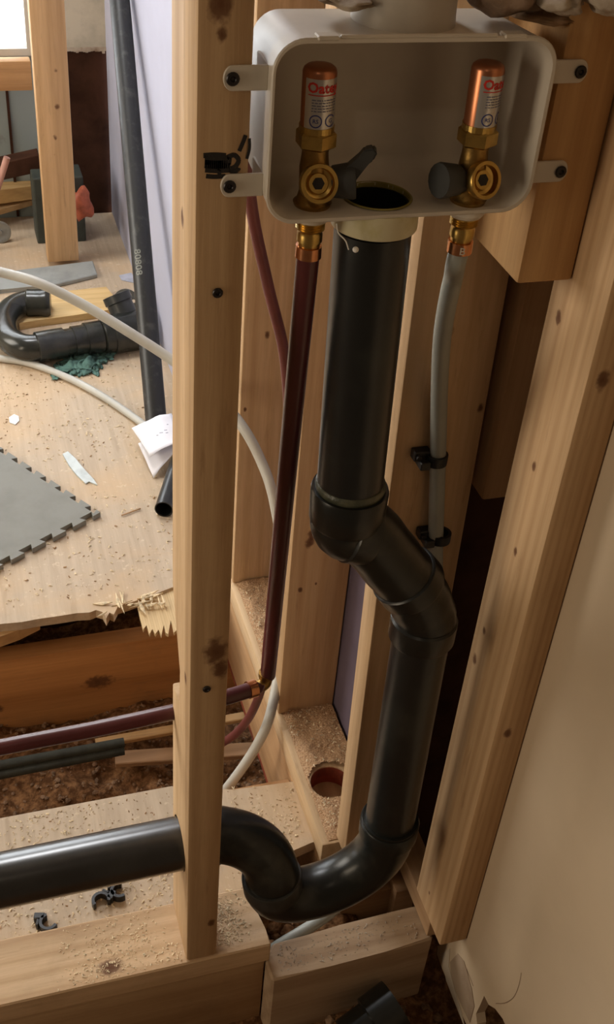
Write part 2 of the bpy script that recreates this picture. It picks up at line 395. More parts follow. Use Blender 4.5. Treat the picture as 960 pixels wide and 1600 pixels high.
# right wall of the near room
dz = lambda y: 0+(y+.057)*.13
bm = bmesh.new()
prof = [(.03, 2.38), (.03, .01), (-.056, .002)]+[tuple(at(x, y, X=.524).yz) for x, y in ((684, 1478), (683, 1490), (690, 1510), (700, 1535), (712, 1558), (722, 1585), (740, 1625), (746, 1600), (744, 1584), (750, 1572), (757, 1556), (764, 1570), (774, 1576), (786, 1592), (800, 1625), (860, 1720))]+[(-.9, -.3), (-.9, 2.38)]
prism(bm, prof, .5240, .537, lambda a, b, c: Vector((c, a, b)))
wr = tag(obj('wall_right', bm, M['drywall']), kind='structure')
def patch(name, px, X, th, mat, parent):
    return obj(name, prism(bmesh.new(), [tuple(at(x, y, X=X).yz) for x, y in px], X-th, X, lambda a, b, c: Vector((c, a, b))), mat, parent)
bm = bmesh.new()
def wstroke(bm, P, r, X):
    pts = catmull([at(x, y, X=X) for x, y in P], 6)
    for p, q in zip(pts, pts[1:]):
        d = (q-p).normalized(); n_ = V(0, -d.z, d.y)*r; v = [bm.verts.new(k) for k in (p-n_, p+n_, q+n_, q-n_)]; bm.faces.new(v)
wstroke(bm, [(722, 1500), (731, 1518), (740, 1541)], .0009, .5237); wstroke(bm, [(815, 1520), (811, 1540), (803, 1558), (790, 1567), (775, 1568)], .0004, .5237)
wstroke(bm, [(684, 1480), (680, 1500), (677, 1515)], .0008, .5237)
obj('scratch', bm, plain('scratch_brown', (.20, .12, .07), .9), wr)
patch('torn_paper', [(704, 1503), (716, 1490), (726, 1502), (738, 1545), (742, 1572), (735, 1598), (724, 1575), (712, 1548), (706, 1525)], .5238, .0006, plain('torn_board', (.36, .27, .19), .9, scale=14, col2=(.26, .18, .12), thr=(.5, .7)), wr)
patch('torn_paper', [(690, 1490), (704, 1482), (702, 1510), (712, 1550), (722, 1582), (728, 1608), (716, 1578), (698, 1532)], .5238, .0006, plain('torn_edge', (.55, .47, .37), .9, scale=14), wr)
wallbox('wall_leak_block', .5, 1.2, .24, .26, -.4, 2.4, mat=M['dark'])  # added wall that stops outside daylight leaking in behind the bay

# ------------------------------------------------------------------ framing lumber
# main stud
a = (.1635, .2025, 0, .0885, 0, 2.35); c0 = V((a[0]+a[1])/2, a[3]/2, 0)
kn = [(at(338, 1018, Y=0)-c0, .014), (at(345, 5, Y=0)-c0, .009), (at(347, 55, Y=0)-c0, .004), (at(345, 1045, Y=0)-c0, .010), (at(330, 1442, Y=0)-c0, .006), (at(285, 340, X=.1635)-c0, .006), (at(290, 1060, X=.1635)-c0, .006)]
main = board('wall_stud', *a, wood('stud_wood', axis=2, knots=[(*p, r) for p, r in kn], seed=1), 'pale stud left of the outlet box with black marker scribble and drain pipe through it', 'stud', bev=.0035)
hp = [at(0, 1376, Y=.045), at(280, 1317, Y=.045)]
DZ = hp[1].z
# notch on its back edge, hole for the drain arm
nt_top, nt_bot = at(268, 985, X=.1635).z, at(284, 1117, X=.1635)
bm = bmesh.new(); zc = at(284, 1090, X=.1635)
prism(bm, [(.050, zc.z-.02), (.10, zc.z-.035), (.10, zc.z+.16), (.085, zc.z+.12), (.060, zc.z+.06), (.047, zc.z+.03)], .15, .22, lambda p, q, r: Vector((r, p, q)))
cut(main, bm)
cut(main, sweep(bmesh.new(), [V(.14, .045, DZ), V(.22, .045, DZ)], .0335, 28))
PIPEZ = zc.z
# scribble on the stud
bm = bmesh.new()
def stroke(bm, P, r, Y=0.0, n=6):
    pts = catmull([at(x, y, Y=Y) for x, y in P], n)
    for i in range(len(pts)-1):
        d = (pts[i+1]-pts[i]); 
        if d.length < 1e-6: continue
        d.normalize(); n_ = V(-d.z, 0, d.x)*r; b = -.0004-.00002*(i % 5)
        q = [pts[i]-n_, pts[i]+n_, pts[i+1]+n_, pts[i+1]-n_]
        bot = [bm.verts.new(p) for p in q]; top = [bm.verts.new(p+V(0, b, 0)) for p in q]
        bm.faces.new(top); 
        for k in range(4): bm.faces.new((bot[k], bot[(k+1) % 4], top[(k+1) % 4], top[k]))
for P, r in (([(318, 243), (335, 242), (353, 243)], .0018), ([(320, 250), (340, 249), (362, 250)], .0032), ([(321, 262), (340, 263), (360, 262)], .0034), ([(320, 256), (340, 257), (358, 256)], .003),
             ([(322, 275), (336, 276), (352, 275)], .0016), ([(342, 262), (343, 273)], .0013), ([(355, 246), (366, 242), (373, 250), (368, 260), (360, 264), (363, 268), (371, 266), (373, 262)], .0017),
             ([(384, 211), (380, 222), (374, 236)], .0014), ([(390, 216), (390, 232), (386, 248)], .0010)): stroke(bm, P, r)
obj('marker_scribble', bm, M['marker'], main)
def screw(bm, c, ax=(0, -1, 0), r=.0042):
    lathe(bm, [(-.002, r*.5), (.0002, r*.95), (.0012, r), (.0020, r*.85), (.0021, r*.45), (.0008, r*.25)], c, ax, 14)
for q in ((340, 457), (323, 1076)):
    bm = bmesh.new(); screw(bm, at(*q, Y=-.0004)); obj('screw', bm, M['screw'], main, smooth='auto')

# front bottom plate, and what lies under it
a = (-.62, .272, -.003, .086, -.038, 0)
pm = wood('plate_wood', (.64, .46, .285), (.45, .28, .145), 0, knots=[(*(at(172, 1512, Z=0)-V(-.174, .0415, -.038)), .012)], seed=3, dirt=.3)
bpl = bmesh.new(); prism(bpl, [(-.62, -.003), (.2735, -.003), (.272, .02), (.264, .055), (.268, .086), (-.62, .086)], -.038, 0)
bmesh.ops.bevel(bpl, geom=bpl.edges[:], offset=.002, segments=1, affect='EDGES')
tag(obj('bottom_plate', bpl, pm), 'front bottom plate carrying the stud with the marker scribble', 'plate')
board('rim_joist', -.62, .268, .0, .036, -.19, -.0385, wood('rim_wood', (.52, .36, .21), (.36, .22, .11), 0, seed=5, dirt=.5), 'rough dark-edged joist under the front bottom plate', 'joist')
# plywood strip behind it
bm = bmesh.new(); P = [(-.62, .30), (.203, .302), (.29, .275), (.384, .269), (.392, .214), (.385, .16), (.276, .135), (.268, .088), (-.62, .088)]
prism(bm, P, -.058, -.038)
tag(obj('plywood_strip', bm, M['ply']), 'strip of sawdust-strewn plywood under the black horizontal drain', 'plywood')
board('strip_joist', -.62, .383, .255, .293, -.20, -.0585, wood('strip_joist_wood', (.50, .29, .14), (.34, .18, .08), 0, seed=8), 'joist carrying the back edge of the plywood strip', 'joist')
# low board right of the broken plate end
lb = wood('low_board_wood', (.44, .32, .21), (.27, .17, .10), 0, seed=11, dirt=.6, knots=[(.0, .0, .12, .01)])
bm = bmesh.new(); P = [(.270, -.029), (.35, -.028), (.43, -.026), (.496, -.023), (.496, .03), (.46, .028), (.38, .026), (.284, .022), (.268, .0)]
prism(bm, P, -.185, -.041); bmesh.ops.bevel(bm, geom=bm.edges[:], offset=.003, segments=1, affect='EDGES')
tag(obj('sill_board', bm, lb), 'weathered board with a bright worn top right of the broken plate end', 'board')
board('cross_block', .40, .50, .075, .105, -.15, -.062, M['old_x'], 'small brown block behind the weathered board, under the trap', 'block')
board('side_block', .474, .505, .06, .14, -.18, -.05, M['old_x'], 'brown block in the corner at the foot of the right-hand stud', 'block')
# brown rubble under the trap
bm = bmesh.new(); rn = random.Random(12)
for k in range(240):
    x, y = rn.uniform(.275, .42), rn.uniform(.03, .16); rock(bm, V(x, y, -.115+.018*noise.noise(V(x*20, y*20, 0))), rn.choice([.006, .009, .013, .018]), rn)
tag(obj('rubble', bm, M['dirt'], smooth=True), 'lumpy brown rubble under the trap bend', 'rubble', kind='stuff')

# far joist
jw = wood('joist_wood', (.58, .285, .105), (.42, .19, .065), 0, knots=[(*(at(175, 1047, Y=.71)-V(-.1, .729, -.33)), .02), (*(at(12, 1090, Y=.71)-V(-.1, .729, -.33)), .012)], seed=13, dirt=.5)
JT = -.140; JY = at(110, 994, Z=JT).y-.038
board('floor_joist', -.72, .47, JY, JY+.038, -.36, JT, jw, 'orange-brown joist below the broken plywood edge', 'joist')
board('gap_shade_board', -.72, .47, .96, 1.0, -.36, -.058, M['dark'], 'added board coloured dark for the shade under the floor behind the orange-brown joist', 'joist')  # board put in with a dark colour, stands for shade in the floor gap
# lath scraps on the soil
def stick(name, p0, p1, wd, th, mat, label, cat='board', up=V(0, 0, 1)):
    bm = bmesh.new(); d = (p1-p0); L = d.length; d.normalize(); s = d.cross(up).normalized(); n = s.cross(d)
    r = box(bm, 0, L, -wd/2, wd/2, 0, th, min(.0015, th/4), 1)
    mt = Matrix((( d.x, s.x, n.x, p0.x), (d.y, s.y, n.y, p0.y), (d.z, s.z, n.z, p0.z), (0, 0, 0, 1)))
    for v in bm.verts: v.co = mt @ v.co
    return tag(obj(name, bm, mat), label, cat)
stick('lath', at(180, 1190, Z=-.275), at(450, 1172, Z=-.275), .03, .012, M['old_x'], 'weathered brown lath lying on the soil below the maroon pipe')
stick('lath', at(150, 1165, Z=-.262), at(440, 1112, Z=-.262), .018, .010, M['scrap'], 'thin pale lath on the soil close to the orange-brown joist')

# perpendicular partition: plate and studs, purple board on its far side
PX0, PX1 = .381, .470
pw = wood('partition_plate_wood', (.68, .50, .31), (.50, .32, .17), 1, seed=15)
o = board('bottom_plate', PX0, PX1, .125, .7185, -.038, 0, pw, 'bottom plate of the cross wall, covered in sawdust, with a round hole', 'plate')
hc = at(517, 1222, Z=0)
cut(o, sweep(bmesh.new(), [V(hc.x, hc.y, -.06), V(hc.x, hc.y, .02)], .030, 28))
bm = bmesh.new(); lathe(bm, [(0, .0298), (.034, .0298)], V(hc.x, hc.y, -.037), (0, 0, 1), 28, caps=False)
obj('hole_lining', bm, M['red_hole'], o, smooth=True)
board('sub_plate', PX0+.004, PX1, .13, .7185, -.20, -.0385, wood('sub_plate_wood', (.55, .35, .19), (.38, .22, .11), 1, seed=16), 'rough board edge under the cross wall plate', 'joist')
board('hole_backing', PX0+.006, PX1, .13, .7185, -.22, -.2005, M['red_hole'], 'dark board below the hole of the cross wall', 'board')
# heap of sawdust on it
bm = bmesh.new(); nx, ny = 26, 150; g = []
for j in range(ny+1):
    row = []
    for i in range(nx+1):
        x = PX0+.010+(PX1-PX0-.010)*i/nx; y = .13+.548*j/ny
        e = min(1, i/4)*min(1, j/3)
        dd = math.hypot(x-hc.x, y-hc.y); z = .0012+e*(.004+.004*noise.noise(V(x*30, y*30, 1))+.0025*noise.noise(V(x*140, y*140, 1)))
        row.append((bm.verts.new((x, y, z)), dd))
    g.append(row)
for j in range(ny):
    for i in range(nx):
        q = (g[j][i], g[j][i+1], g[j+1][i+1], g[j+1][i])
        if min(t[1] for t in q) > .031: bm.faces.new([t[0] for t in q])
loose = [v for v in bm.verts if not v.link_faces]
for v in loose: bm.verts.remove(v)
tag(obj('sawdust_heap', bm, M['sawdust'], smooth=True), 'tan sawdust spread over the plate of the cross wall', 'sawdust', kind='stuff')

GS = 'studs of the cross wall'
def cross_stud(x0, y0, label, kn=(), seed=0, w_=.0895, col=None, lean=0):
    c = V(x0+w_/2, y0+.019, .0005)
    m = wood('cross_stud_wood', *(col or ((.68, .48, .285), (.50, .31, .155))), 2, knots=[(*(at(px, py, Y=y0)-c), r) for px, py, r in kn], seed=seed, dirt=.15)
    o = board('wall_stud', x0, x0+w_, y0, y0+.038, .0005, 2.35, m, label, 'stud', GS)
    o.rotation_euler.y = lean; return o
cross_stud(.385, .68, 'pale cross-wall stud furthest back, between the scribbled stud and the maroon riser', [(418, 523, .005), (383, 640, .003)], 21)
cross_stud(.3835, .37, 'middle cross-wall stud right of the maroon riser, standing in sawdust', [(470, 921, .004), (488, 835, .008), (484, 848, .007), (494, 912, .002)], 22)
cross_stud(.405, .10, 'near cross-wall stud behind the drain, carrying the grey pipe clips', [(718, 515, .010), (716, 530, .005), (771, 636, .004), (645, 432, .006)], 23, w_=.094, lean=-.019)
bm = box(bmesh.new(), .4745, .487, .14, .722, FZ, 2.35); tag(obj('wall_partition', bm, M['purple_shaded']), kind='structure')

# pieces framed in at the right of the bay
bl = at(805, 445, Y=0)
kw = wood('block_wood', (.60, .37, .17), (.44, .24, .095), 2, seed=25, dirt=.2)
board('support_block', .434, .4845, 0, .0985, bl.z, 2.35, kw, 'short orange-brown block right of the outlet box, cut off level below it', 'block')
b2 = at(751, 783, Y=.088)
board('support_block', .4955, .56, .088, .17, b2.z, 2.35, wood('inner_block_wood', (.50, .32, .175), (.34, .2, .095), 2, seed=26, dirt=.3), 'shadowed longer block behind the right-hand stud, cut off lower down', 'block')
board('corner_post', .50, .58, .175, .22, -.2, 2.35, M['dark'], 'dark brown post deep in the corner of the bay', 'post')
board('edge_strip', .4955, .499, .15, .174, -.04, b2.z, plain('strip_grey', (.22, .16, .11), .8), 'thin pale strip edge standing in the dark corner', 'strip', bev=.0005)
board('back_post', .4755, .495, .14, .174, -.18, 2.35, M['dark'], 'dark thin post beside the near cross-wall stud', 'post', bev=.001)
# right stud
a = (.485, .5235, -.057, .030, -.001, 2.3); c0 = V((a[0]+a[1])/2, (a[2]+a[3])/2, a[4])
kn = [(at(873, 496, X=.485)-c0, .005), (at(835, 728, X=.485)-c0, .004), (at(942, 594, Y=-.057)-c0, .0075), (at(794, 1146, Y=-.057)-c0, .006), (at(742, 1030, X=.485)-c0, .005), (at(806, 862, X=.485)-c0, .004), (at(757, 986, X=.485)-c0, .004), (at(671, 1395, X=.485)-c0, .003)]
board('wall_stud', *a, wood('right_stud_wood', (.60, .41, .235), (.42, .25, .12), 2, knots=[(*p, r) for p, r in kn], seed=31, dirt=.12, ring=40), 'broad pale stud against the drywall, right of the outlet box', 'stud', bev=.003)
board('side_plate', .487, .5235, -.020, .15, -.040, -.002, wood('side_plate_wood', (.42, .27, .15), (.28, .16, .08), 1, seed=32), 'short plate under the right-hand stud', 'plate')

# ------------------------------------------------------------------ outlet box
def rrect(x0, x1, z0, z1, r, n=8):
    out = []
    for cx, cz, a0 in ((x1-r, z1-r, 0), (x0+r, z1-r, 90), (x0+r, z0+r, 180), (x1-r, z0+r, 270)):
        for k in range(n+1):
            t = math.radians(a0+90*k/n); out.append((cx+r*math.cos(t), cz+r*math.sin(t)))
    return out
FY = -.018; BKY = .062
c1, c2 = at(421, 200, Y=FY).x, at(852, 200, Y=FY).x
zt, zb = at(640, 58, Y=FY).z, at(620, 342, Y=FY).z
BX0, BX1, BZ0, BZ1 = c1, c2, zb, zt
bxo = empty('outlet_box', V((BX0+BX1)/2, .02, BZ0), 'white plastic washing machine outlet box with two valves and a drain opening', 'outlet box')
def loops(bm, L, close_last=True):
    R = [[bm.verts.new((x, y, z)) for x, z in P] for P, y in L]
    for a_, b_ in zip(R, R[1:]):
        n = len(a_)
        for k in range(n): bm.faces.new((a_[k], a_[(k+1) % n], b_[(k+1) % n], b_[k]))
    if close_last: bm.faces.new(R[-1]); bm.faces.new(R[0])
    return R
bm = bmesh.new()
t = .0035
loops(bm, [(rrect(BX0+.006, BX1-.008, BZ0+.004, BZ1-.003, .02), BKY), (rrect(BX0+.001, BX1-.001, BZ0+.0005, BZ1-.001, .022), FY+.004), (rrect(BX0, BX1, BZ0, BZ1, .023), FY+.001), (rrect(BX0+.001, BX1-.001, BZ0+.001, BZ1-.001, .022), FY),
           (rrect(BX0+t-.001, BX1-t, BZ0+t, BZ1-t, .020), FY), (rrect(BX0+t, BX1-t-.001, BZ0+t+.0005, BZ1-t, .0195), FY+.003), (rrect(BX0+t+.004, BX1-t-.010, BZ0+t+.0015, BZ1-t-.004, .018), BKY-.024), (rrect(BX0+t+.006, BX1-t-.013, BZ0+t+.004, BZ1-t-.006, .017), BKY-.014),
           (rrect(BX0+t+.010, BX1-t-.018, BZ0+t+.0085, BZ1-t-.010, .015), BKY-.0075), (rrect(BX0+t+.016, BX1-t-.026, BZ0+t+.015, BZ1-t-.016, .012), BKY-.004)])
shell = obj('box_shell', bm, M['pvc'], bxo, smooth='auto')
FLZ = BZ0+t+.0015
hole = at(591, 308, Z=FLZ)
HX, HY = hole.x, hole.y+.003
bm = bmesh.new(); sweep(bm, [V(HX, HY, BZ0-.02), V(HX, HY, BZ0+.03)], .0255, 32); cut(shell, bm)
sd = shell.data; sd.shade_smooth(); sd.set_sharp_from_angle(angle=math.radians(35))
# rim ribs on the top edge, hub on top
bm = bmesh.new()
box(bm, BX0+.03, BX0+.045, FY-.001, FY+.010, BZ1-.002, BZ1+.0012, .001, 1)
box(bm, BX1-.045, BX1-.028, FY-.001, FY+.010, BZ1-.002, BZ1+.0012, .001, 1)
box(bm, BX0+.046, BX1-.05, FY+.0, FY+.003, BZ1-.001, BZ1+.0016, .0008, 1)
obj('rim_rib', bm, M['pvc'], bxo)
tcx = at(625, 38, Y=.035).x
bm = bmesh.new(); lathe(bm, [(-.001, .0375), (.006, .0368), (.03, .036), (.10, .0345), (.101, .031), (.05, .031)], V(tcx, .030, BZ1-.001), (0, 0, 1), 40)
obj('top_hub', bm, M['pvc_dim'], bxo, smooth='auto')
# drain collar underneath and the primer ring in the floor opening
bm = bmesh.new(); lathe(bm, [(0, .0262), (0, .0335), (-.008, .0338), (-.0175, .0340), (-.0185, .0335), (-.0185, .0262)], V(HX, HY, BZ0+.001), (0, 0, 1), 44, caps=False)
bm.faces.ensure_lookup_table()
obj('drain_collar', bm, M['collar'], bxo, smooth='auto')
bm = bmesh.new(); lathe(bm, [(-.004, .0254), (.0004, .0254), (.0012, .0260), (.0012, .0268), (.0004, .0276)], V(HX, HY, FLZ-.0005), (0, 0, 1), 44, caps=False)
obj('primer_ring', bm, M['primer'], bxo, smooth='auto')
# tabs with screws
for (px, py, sd_) in ((363, 122, -1), (358, 290, -1), (906, 111, 1), (875, 267, 1)):
    c = at(px, py, Y=-.001); x_in = (BX0+.002) if sd_ < 0 else (BX1-.002)
    bm = bmesh.new(); hh = .0085; n = 10
    out = [(c.x+sd_*hh*.75*math.cos(a_), c.z+hh*math.sin(a_)) for a_ in [(-PI/2+PI*k/n) for k in range(n+1)]]
    P = [(x_in, c.z-hh)]+out+[(x_in, c.z+hh)]
    prism(bm, P, -.0022, 0, lambda p, q, r: Vector((p, r, q)))
    bmesh.ops.bevel(bm, geom=[e for e in bm.edges], offset=.0005, segments=1, affect='EDGES')
    tb = obj('mounting_tab', bm, M['pvc'], bxo)
    bm = bmesh.new(); screw(bm, V(c.x, -.0022, c.z), r=.0048); obj('screw', bm, M['screw'], tb, smooth='auto')
    bm = bmesh.new(); box(bm, min(x_in, x_in-sd_*.003), max(x_in, x_in-sd_*.003), -.0022, .03, c.z-hh, c.z+hh, .0005, 1); obj('tab_rib', bm, M['pvc'], bxo)

# valves with hammer arresters
def text_mesh(txt, size, bold=.0):
    cu = bpy.data.curves.new('t', 'FONT'); cu.body = txt; cu.size = size; cu.offset = bold; cu.align_x = 'CENTER'; cu.resolution_u = 2
    o = bpy.data.objects.new('t', cu); COL.objects.link(o); bpy.context.view_layer.update()
    me = bpy.data.meshes.new_from_object(o.evaluated_get(bpy.context.evaluated_depsgraph_get()))
    bm = bmesh.new(); bm.from_mesh(me); bpy.data.objects.remove(o); bpy.data.curves.remove(cu); bpy.data.meshes.remove(me)
    bmesh.ops.triangulate(bm, faces=bm.faces)
    for _ in range(3):
        es = [e for e in bm.edges if e.calc_length() > size*.16]
        if es: bmesh.ops.subdivide_edges(bm, edges=es, cuts=1)
        bmesh.ops.triangulate(bm, faces=bm.faces)
    return bm
def wrap(bm, org, ax, front, R, z):
    """lay a flat mesh (x right, y up) round a cylinder; front = direction of its middle"""
    side = ax.cross(front)     # to the right when seen from outside
    for v in bm.verts:
        th = v.co.x/R; v.co = org+ax*(z+v.co.y)+(front*math.cos(th)+side*math.sin(th))*(R+.00015+v.co.z)
def ringmesh(r0, r1, cx, cy, n=22, a0=0, a1=2*PI):
    bm = bmesh.new(); A = [bm.verts.new((cx+r0*math.cos(a0+(a1-a0)*k/n), cy+r0*math.sin(a0+(a1-a0)*k/n), 0)) for k in range(n+1)]
    B = [bm.verts.new((cx+r1*math.cos(a0+(a1-a0)*k/n), cy+r1*math.sin(a0+(a1-a0)*k/n), 0)) for k in range(n+1)]
    for k in range(n): bm.faces.new((A[k], A[k+1], B[k+1], B[k]))
    return bm
def merge(a, b):
    me = bpy.data.meshes.new('x'); b.to_mesh(me); b.free(); a.from_mesh(me); bpy.data.meshes.remove(me); return a

def valve(base, tip, outdir, hdir, label, labfront, lever):
    """base on the box floor, tip = top of the arrester"""
    ax = (tip-base).normalized(); H = (tip-base).length
    r = empty('shutoff_valve', base, label, 'valve', 'valves in the outlet box')
    bm = bmesh.new()
    lathe(bm, [(-.001, .0135), (.002, .0145), (.004, .012), (.010, .0105), (.028, .0110), (.036, .0100), (.040, .0097), (.044, .0105), (.050, .0105)], base, ax, 32)
    obj('valve_body', bm, M['brass_dark'], r, smooth='auto')
    # hose outlet facing the room
    oc = base+ax*.0165; outdir = outdir.normalized()
    bm = bmesh.new()
    lathe(bm, [(.0, .0095), (.010, .0105), (.0115, .0138), (.0175, .0144), (.0190, .0138), (.0190, .0112), (.0135, .0106), (.0125, .0080), (.0150, .0070), (.0150, .0042), (.010, .0036)], oc, outdir, 40)
    obj('hose_outlet', bm, M['brass'], r, smooth='auto')
    bm = bmesh.new(); lathe(bm, [(.0138, .0048), (.0156, .0046), (.0157, .0015)], oc, outdir, 6); obj('outlet_bore', bm, M['screw'], r)
    # handle
    hd = hdir.normalized(); hb = oc+hd*.008
    bm = bmesh.new(); lathe(bm, [(0, .0095), (.005, .0095), (.006, .0115), (.021, .0135), (.023, .0128), (.0235, .004)], hb, hd, 16)
    obj('handle_hub', bm, M['handle'], r, smooth='auto')
    if lever:
        bm = bmesh.new(); L0 = hb+hd*.010; e = lever.normalized(); s = hd.cross(e).normalized()
        prof = [(-.008, .004), (.006, .0), (.012, .006), (.020, .011), (.0255, .0155), (.027, .020), (.0235, .0235), (.018, .024), (.013, .0195), (.008, .014), (-.006, .012)]
        prism(bm, [(q[0], q[1]) for q in [(-.010, -.004), (.006, -.004), (.013, .002), (.019, .006), (.0245, .008), (.0255, .013), (.022, .017), (.016, .0165), (.011, .012), (.004, .010), (-.010, .010)]], -.0065, .0065, lambda p, q, c: L0+e*p*1.05+hd*q*1.15+s*c)
        bmesh.ops.bevel(bm, geom=bm.edges[:], offset=.0012, segments=2, affect='EDGES')
        obj('lever', bm, M['handle'], r, smooth='auto')
    # hex nut
    zn = .0435
    bm = bmesh.new(); lathe(bm, [(zn, .0132), (zn+.0015, .0150), (zn+.0105, .0150), (zn+.012, .0132)], base, ax, 6)
    lathe(bm, [(zn+.0115, .0128), (zn+.016, .0128)], base, ax, 30)
    obj('hex_nut', bm, M['brass'], r)
    z0 = zn+.015; R = .0121
    bm = bmesh.new(); lathe(bm, [(z0, R), (H-.004, R), (H-.0018, R*.93), (H-.0004, R*.78), (H, R*.45)], base, ax, 40)
    cp = obj('arrester', bm, M['copper_dull'], r, smooth='auto')
    # label: silver sheet with red word and blue marks
    fr = (labfront-ax*labfront.dot(ax)).normalized(); hgt = H-.0065-z0-.001
    bm = bmesh.new(); n = 20; wdt = .0285
    gA = [[bm.verts.new((-wdt/2+wdt*i/n, hgt*j, 0)) for i in range(n+1)] for j in (0, 1)]
    for i in range(n): bm.faces.new((gA[0][i], gA[0][i+1], gA[1][i+1], gA[1][i]))
    wrap(bm, base, ax, fr, R, z0+.001); lab = obj('label', bm, M['silver'], cp, smooth=True)
    bm = text_mesh('Oatey', .0098, .00032)
    for v in bm.verts: v.co.z = .0002
    wrap(bm, base, ax, fr, R, z0+hgt-.0080); obj('word', bm, M['red_ink'], lab)
    bm = bmesh.new(); n = 12
    gA = [[bm.verts.new((-.0115+.023*i/n, j*.0007, .0002)) for i in range(n+1)] for j in (0, 1)]
    for i in range(n): bm.faces.new((gA[0][i], gA[0][i+1], gA[1][i+1], gA[1][i]))
    wrap(bm, base, ax, fr, R, z0+hgt-.0102); obj('underline', bm, M['red_ink'], lab)
    bm = bmesh.new(); rn = random.Random(2)
    for row in range(5):
        x = -.0085
        while x < .0085:
            l = rn.uniform(.0008, .003); y = hgt-.0135-row*.0019
            q = [bm.verts.new((x+a_, y+b_, .0002)) for a_, b_ in ((0, 0), (l, 0), (l, .0007), (0, .0007))]; bm.faces.new(q); x += l+.0006
    wrap(bm, base, ax, fr, R, z0); obj('small_print', bm, M['grey_ink'], lab)
    bm = ringmesh(.0038, .0046, -.0052, .0068); tm = text_mesh('RS', .0040, .00005)
    for v in tm.verts: v.co += V(-.0052, .0055, 0)
    merge(bm, tm); merge(bm, ringmesh(.0036, .0044, .0060, .0068, 22, .5, 5.8)); tm = text_mesh('G', .0042, .00005)
    for v in tm.verts: v.co += V(.0060, .0055, 0)
    merge(bm, tm)
    for v in bm.verts: v.co.z = .0002
    wrap(bm, base, ax, fr, R, z0); obj('blue_marks', bm, M['blue_ink'], lab)
    return r
b1 = V(at(487, 325, Z=FLZ).x, .018, FLZ); b1 = at(488, 318, Z=FLZ); t1 = at(501, 101, Y=b1.y)
b2v = at(731, 312, Z=FLZ); t2 = at(765, 97, Y=b2v.y)
tocam = (CAM-b1).normalized()
valve(b1, t1, V(-.05, -.9, .30), V(.95, -.30, .12), 'left brass valve with copper arrester and grey lever tilted to the right', V(.03, -1, 0), V(.35, 0, 1))
valve(b2v, t2, V(.22, -.9, .30), V(-.95, -.25, .10), 'right brass valve with copper arrester and barrel-shaped grey knob', V(.45, -1, 0), None)
# threaded nipples under the box
for nm, b in (('left', b1), ('right', b2v)):
    o = empty('threaded_adapter', V(b.x, b.y, BZ0-.03), ('brass adapter with copper ring above the maroon riser' if nm == 'left' else 'brass adapter with copper ring above the grey riser'), 'fitting', 'adapters under the outlet box')
    bm = bmesh.new(); lathe(bm, [(0, .0145), (-.004, .0150), (-.0075, .0125), (-.0078, .009)], V(b.x, b.y, BZ0+.0005), (0, 0, 1), 28); obj('plastic_nut', bm, M['pvc'], o, smooth='auto')
    bm = bmesh.new(); pr = [(-.007, .0103)]
    for k in range(4): pr += [(-.0085-k*.0018, .0112), (-.0094-k*.0018, .0100)]
    pr += [(-.0165, .0094), (-.0185, .0098), (-.024, .0098), (-.0245, .0085), (-.034, .0080)]
    lathe(bm, pr, V(b.x, b.y, BZ0), (0, 0, 1), 32); obj('thread', bm, M['brass'], o, smooth='auto')
    bm = bmesh.new(); lathe(bm, [(-.028, .0088), (-.0283, .0100), (-.0375, .0102), (-.038, .0092)], V(b.x, b.y, BZ0), (0, 0, 1), 32); rg = obj('crimp_ring', bm, M['copper'], o, smooth='auto')
    if nm == 'right':
        bm = text_mesh('B', .0085, .0001)
        for v in bm.verts: v.co.z = .0001
        wrap(bm, V(b.x, b.y, BZ0), V(0, 0, 1), V(-.2, -1, 0).normalized(), .0102, -.036); obj('stamp', bm, M['pvc'], rg)

# ------------------------------------------------------------------ black drain
DY = HY
R2 = .0305
def straight(name, pa, pb, r, mat, parent, **k):
    return obj(name, sweep(bmesh.new(), [pa, pb], r, 40, **k), mat, parent, smooth='auto')
bm = bmesh.new(); lathe(bm, [(-.0035, .0255), (-.0035, .0240), (-.060, .0240), (-.060, .0255)], V(HX, HY, FLZ), (0, 0, 1), 40, caps=False); lathe(bm, [(-.059, .0240), (-.0595, .001)], V(HX, HY, FLZ), (0, 0, 1), 40); obj('inner_socket', bm, M['abs'], bxo, smooth='auto')
top = V(HX, HY, BZ0-.020); hubz = at(545, 782, Y=DY)
drain = empty('drain_pipe', V(hubz.x, DY, 0), 'black drain standpipe with offset bend and trap below the outlet box', 'pipe')
straight('standpipe', top, hubz, R2*1.0, M['abs'], drain)
B1 = hubz; A2 = at(560, 835, Y=DY); A3 = at(662, 922, Y=DY); A4 = at(660, 985, Y=DY); LO = at(609, 1285, Y=DY)
# hub collar on the first bend
bm = bmesh.new()
d1 = V(0, 0, -1)
lathe(bm, [(-.016, .0312), (-.016, .0352), (-.013, .0362), (.018, .0355), (.022, .0335)], V(B1.x, DY, B1.z), (0, 0, -1), 44)
obj('hub', bm, M['abs_dusty'], drain, smooth='auto')
P = [V(B1.x, DY, B1.z-.008), V(B1.x, DY, B1.z-.030), A2+V(.006, 0, .004), A2*.45+A3*.55, A3+V(-.012, 0, .006), V(A4.x, DY, A4.z+.022), V(A4.x, DY, A4.z-.01)]
pp = catmull(P, 9); rs = []
for i, p in enumerate(pp): rs.append(.0325+.0010*math.sin(i*1.3)*.3)
obj('offset_bend', sweep(bmesh.new(), pp, rs, 44), M['abs_dusty'], drain, smooth=True)
for i0 in (15, 33):   # socket rims of the two elbows
    q = pp[i0]; d = (pp[i0+1]-pp[i0-1]).normalized()
    bm = bmesh.new(); lathe(bm, [(-.012, .0325), (-.010, .0352), (.008, .0358), (.011, .0350), (.0125, .0325)], q, d, 44); obj('socket', bm, M['abs_dusty'], drain, smooth='auto')
